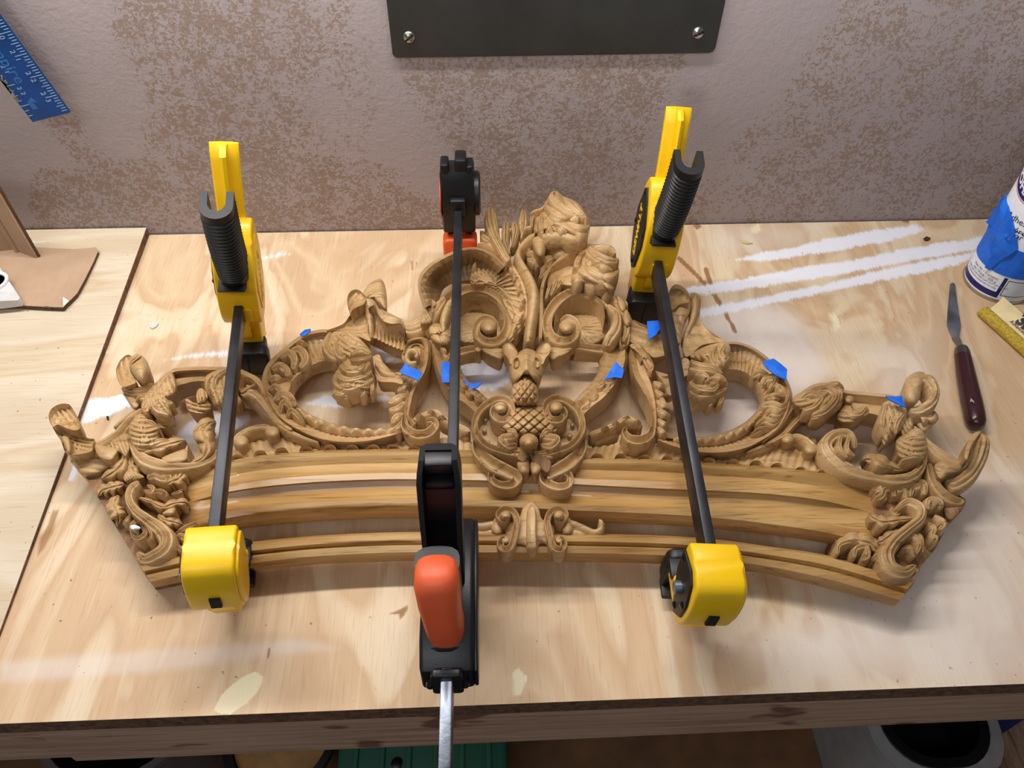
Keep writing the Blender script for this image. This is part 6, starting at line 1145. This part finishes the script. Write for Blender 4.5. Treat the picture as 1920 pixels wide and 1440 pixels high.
hd2 = wbox('handle', kn, MB().tube([kp(226, 1033, .0085), kp(230, 1050, .0085), kp(242, 1120, .0085), kp(256, 1190, .0088), kp(272, 1265, .0092), kp(285, 1325, .0092), kp(292, 1362, .0092), kp(297, 1384, .0092), kp(300, 1394, .0092)], [.0072, .0076, .0084, .0089, .0092, .0091, .0084, .0062, .0018], 24), HAND, 60)
tv, tf = text_geo('4', .0075, .00005); o4 = np.array(kp(270, 1266, .0200)); ax = Vector(np.array(kp(292, 1264, .0200))-o4).normalized(); ay = Vector((-ax.y, ax.x, 0))
sub(obj('number', [tuple(Vector(o4)+ax*p[0]+ay*p[1]+Vector((0, 0, p[2]-.0004))) for p in tv], tf, plain('silver_stamp', (190, 180, 178), .5), None, None), hd2)

# ------------------------------------------------------------------ curled sandpaper and the dark sheet behind it
GOLD = plain('gold_abrasive', (188, 158, 52), .85, var=.22, scale=500, bump=.5); CREAM = plain('cream_paper_back', (226, 206, 158), .8, var=.05)
ra = P(1838, 592, 0); rb = P(1922, 668, 0); re = Vector(rb-ra).normalized(); rn = Vector((-re.y, re.x, 0)); rn = rn if rn.y > 0 else -rn
sand = empty('sandpaper_sheet', tuple(ra), 'curled gold sandpaper sheet with printed cream backing', 'sandpaper')
prof_ = [(.0045, .0105), (.0020, .0122), (-.0015, .0122), (-.0046, .0100), (-.0060, .0066), (-.0052, .0030), (-.0022, .0008), (.002, .0003), (.008, .0010), (.0150, .0042), (.0210, .0100), (.0240, .0160)]
pr2 = spl([(a, b) for a, b in prof_], 40); tgp = np.gradient(pr2, axis=0); tgp /= np.hypot(*tgp.T)[:, None]; inn2 = pr2+np.stack([-tgp[:, 1], tgp[:, 0]], 1)*.0004
if np.hypot(*(inn2.mean(0)-np.array([.004, .02]))) > np.hypot(*((2*pr2-inn2).mean(0)-np.array([.004, .02]))): inn2 = 2*pr2-inn2
LS = .23
def ext(pa, pb, name, mat):
    V = []; m = len(pa)
    for L_ in (0.0, LS):
        for s_ in (pa, pb):
            for k, (a, b) in enumerate(s_):
                off = -.004*(k/m) if L_ == 0 else 0; V.append(tuple(Vector(ra)+re*(L_+off)+rn*a+Vector((0, 0, b))))
    F = []
    for k in range(m-1): F += [(k, k+1, 2*m+k+1, 2*m+k), (m+k, 3*m+k, 3*m+k+1, m+k+1), (k, m+k, m+k+1, k+1), (2*m+k, 2*m+k+1, 3*m+k+1, 3*m+k)]
    F += [(0, 2*m, 3*m, m), (m-1, 2*m-1, 4*m-1, 3*m-1)]
    o = obj(name, V, F, mat, None, 60); return attach(o, sand)
ext(pr2, (pr2+inn2)/2, 'abrasive_face', GOLD); pb_ = ext((pr2+inn2)/2, inn2, 'paper_back', CREAM)
d_ = np.concatenate([[0], np.cumsum(np.hypot(*np.diff(inn2, axis=0).T))])
def onpaper(L_, w):                    # w measured down from the raised back edge
    t = d_[-1]-w; a = np.interp(t, d_, inn2[:, 0]); b = np.interp(t, d_, inn2[:, 1]); return tuple(Vector(ra)+re*L_+rn*a+Vector((-0.0, 0, b+.0003)))
for txt, size, L0, w0, bold in (('3M', .0165, .024, .0105, .0010), ('Advanced Abrasives', .0050, .021, .0142, .0001)):
    tv, tf = text_geo(txt, size, .0, bold); bm = bmesh.new(); vs = [bm.verts.new(p) for p in tv]
    for f_ in tf:
        try: bm.faces.new([vs[i] for i in f_])
        except ValueError: pass
    bmesh.ops.remove_doubles(bm, verts=bm.verts, dist=1e-6); bm.verts.index_update(); tv = [tuple(q.co) for q in bm.verts]; tf = [tuple(q.index for q in f_.verts) for f_ in bm.faces]; bm.free()
    sub(obj('print', [onpaper(L0+p[0], max(.0003, w0-p[1])) for p in tv], tf, INK, None, None), pb_)
dk = [P(a, b, .0008) for a, b in ((1876, 576), (1935, 592), (1960, 640), (1930, 655))]
tag(MB().prism([(p[0], p[1]) for p in dk], .0002, .0011).build('sandpaper_sheet', plain('black_abrasive', (44, 47, 58), .9, var=.2, scale=600, bump=.5), None, None), 'flat dark grey sandpaper sheet lying behind the curled sheet', 'sandpaper')

# ------------------------------------------------------------------ scraps on the bench
def scrap(name, px, h, mat, label, cat='scrap'):
    p = [P(a, b, h) for a, b in px]; return tag(MB().prism([(q[0], q[1]) for q in p], .0002, h).build(name, mat, None, None), label, cat)
scrap('paint_chip', [(281, 606), (290, 603), (297, 606), (293, 612), (285, 616), (281, 613)], .0016, WC, 'small white paint chip on bench behind left ring scroll', 'chip')
SHAV = plain('wood_shaving', (206, 190, 130), .8); 
scrap('wood_shaving', [(1388, 449), (1398, 451), (1412, 456), (1400, 457), (1392, 455)], .0015, SHAV, 'pale curled wood shaving near the wall behind the white streaks', 'shaving')
scrap('wood_chip', [(1732, 446), (1738, 443), (1745, 446), (1741, 450), (1735, 450)], .0018, plain('dark_chip', (64, 48, 38), .9), 'dark wood chip near the white paint streaks by can', 'chip')
scrap('wood_chip', [(199, 780), (203, 780), (203, 786), (200, 786)], .0016, plain('dark_splinter', (52, 40, 32), .9), 'tiny dark splinter beside white paint patch at seam', 'chip')

# ------------------------------------------------------------------ things on the shelf under the bench
GREEN = mat_plastic('dark_green_plastic', (14, 86, 62), .5); zc = -.36
g0 = P(630, 1440, zc); g1 = P(952, 1440, zc)
gc = empty('tool_case', ((g0[0]+g1[0])/2, .30, -.5), 'dark green plastic tool case under the bench', 'case')
wbox('shell', gc, MB().box(((g0[0]+g1[0])/2, .34, (zc-.5)/2), (g1[0]-g0[0], .24, zc+.5), bev=.006), GREEN)
for k in range(6):
    x = g0[0]+(k+.7)*(g1[0]-g0[0])/6.4; wbox('rib', gc, MB().box((x, .34, zc+.0012), (.006, .22, .004), bev=.001), GREEN)
kx = P(743, 1431, zc+.004); wbox('button', gc, MB().lathe([(.006, 0), (.006, .004), (.004, .005)], c=(kx[0], kx[1], zc), n=16), BLKG)
r0 = P(600, 1452, -.40)
rl_ = empty('tape_reel', (r0[0]-.052, r0[1]+.045, -.5), 'tan reel with black rim beside the green case', 'reel')
wbox('core', rl_, MB().lathe([(.055, -.499), (.055, -.41), (.030, -.402), (.012, -.402)], c=(r0[0]-.052, r0[1]+.045, 0), n=40), plain('tan_reel', (176, 126, 72), .6))
wbox('rim', rl_, MB().lathe([(.060, -.425), (.066, -.41), (.066, -.400), (.058, -.398), (.056, -.41)], c=(r0[0]-.052, r0[1]+.045, 0), n=48), BLKG, 50)
bk0 = P(330, 1440, -.30); 
bkt = empty('bucket', (bk0[0]-.08, .315, -.5), 'dusky grey plastic bucket in shadow beneath the bench', 'bucket')
wbox('shell', bkt, MB().lathe([(.07, -.499), (.085, -.32), (.090, -.318), (.090, -.310), (.082, -.310), (.068, -.48)], c=(bk0[0]-.08, .315, 0), n=40), plain('grey_plastic', (96, 84, 82), .5), 45)
# clear storage tub with a black bag inside, wood offcut on its right
zr = -.33; q0 = P(1634, 1362, zr); q1 = P(1760, 1462, zr); xr = P(1905, 1430, zr)[0]
tub = empty('storage_tub', (q0[0]+.1, q1[1]+.12, -.5), 'clear plastic tub lined with a black bag below bench', 'tub')
CLR = plain('cloudy_plastic', (186, 182, 178), .3, var=.06); CLR.node_tree.nodes['Principled BSDF'].inputs['Transmission Weight'].default_value = .25
def rr(x0, x1, y0, y1, r): return [(p[0]+(x0+x1)/2, p[1]+(y0+y1)/2) for p in rounded(x1-x0, y1-y0, r, 9)]
def tubwall(o_, i_, z0, z1, name, mat):
    n = len(o_); V = [(a, b, z0) for a, b in o_]+[(a, b, z1) for a, b in o_]+[(a, b, z1) for a, b in i_]+[(a, b, z0) for a, b in i_]
    wbox(name, tub, MB().add(V, [(k*n+i, k*n+(i+1) % n, ((k+1) % 4)*n+(i+1) % n, ((k+1) % 4)*n+i) for k in range(4) for i in range(n)]), mat, 50)
x1_ = xr-.004; y1_ = .50
tubwall(rr(q0[0], x1_, q1[1], y1_, .055), rr(q0[0]+.008, x1_-.008, q1[1]+.008, y1_-.008, .049), -.499, zr-.01, 'wall', CLR)
tubwall(rr(q0[0]-.004, x1_+.004, q1[1]-.004, y1_+.004, .057), rr(q0[0]+.014, x1_-.014, q1[1]+.014, y1_-.014, .044), zr-.011, zr, 'rim', CLR)
tubwall(rr(q0[0]+.010, x1_-.01, q1[1]+.010, y1_-.01, .048), rr(q0[0]+.020, x1_-.02, q1[1]+.02, y1_-.02, .04), -.46, zr+.004, 'bag_edge', BLKG)
wbox('bag', tub, MB().prism(rr(q0[0]+.012, x1_-.012, q1[1]+.012, y1_-.012, .046), -.495, -.40), BLKG, None)
ofc = P(1913, 1395, -.26); of = tag(MB().box((ofc[0]+.056, ofc[1]+.00, -.38), (.055, .06, .24), bev=.002).build('wood_offcut', PINE, None), 'upright pine offcut standing beside the clear tub', 'offcut')
bl_ = P(1908, 1368, -.22); bc = tag(MB().prism(rr(bl_[0]+.046, bl_[0]+.15, bl_[1]+.06, bl_[1]+.12, .008), -.499, -.22, bev=.003).build('blue_box', mat_plastic('blue_plastic', (30, 50, 150), .4), None), 'blue plastic box behind the pine offcut under bench', 'box')
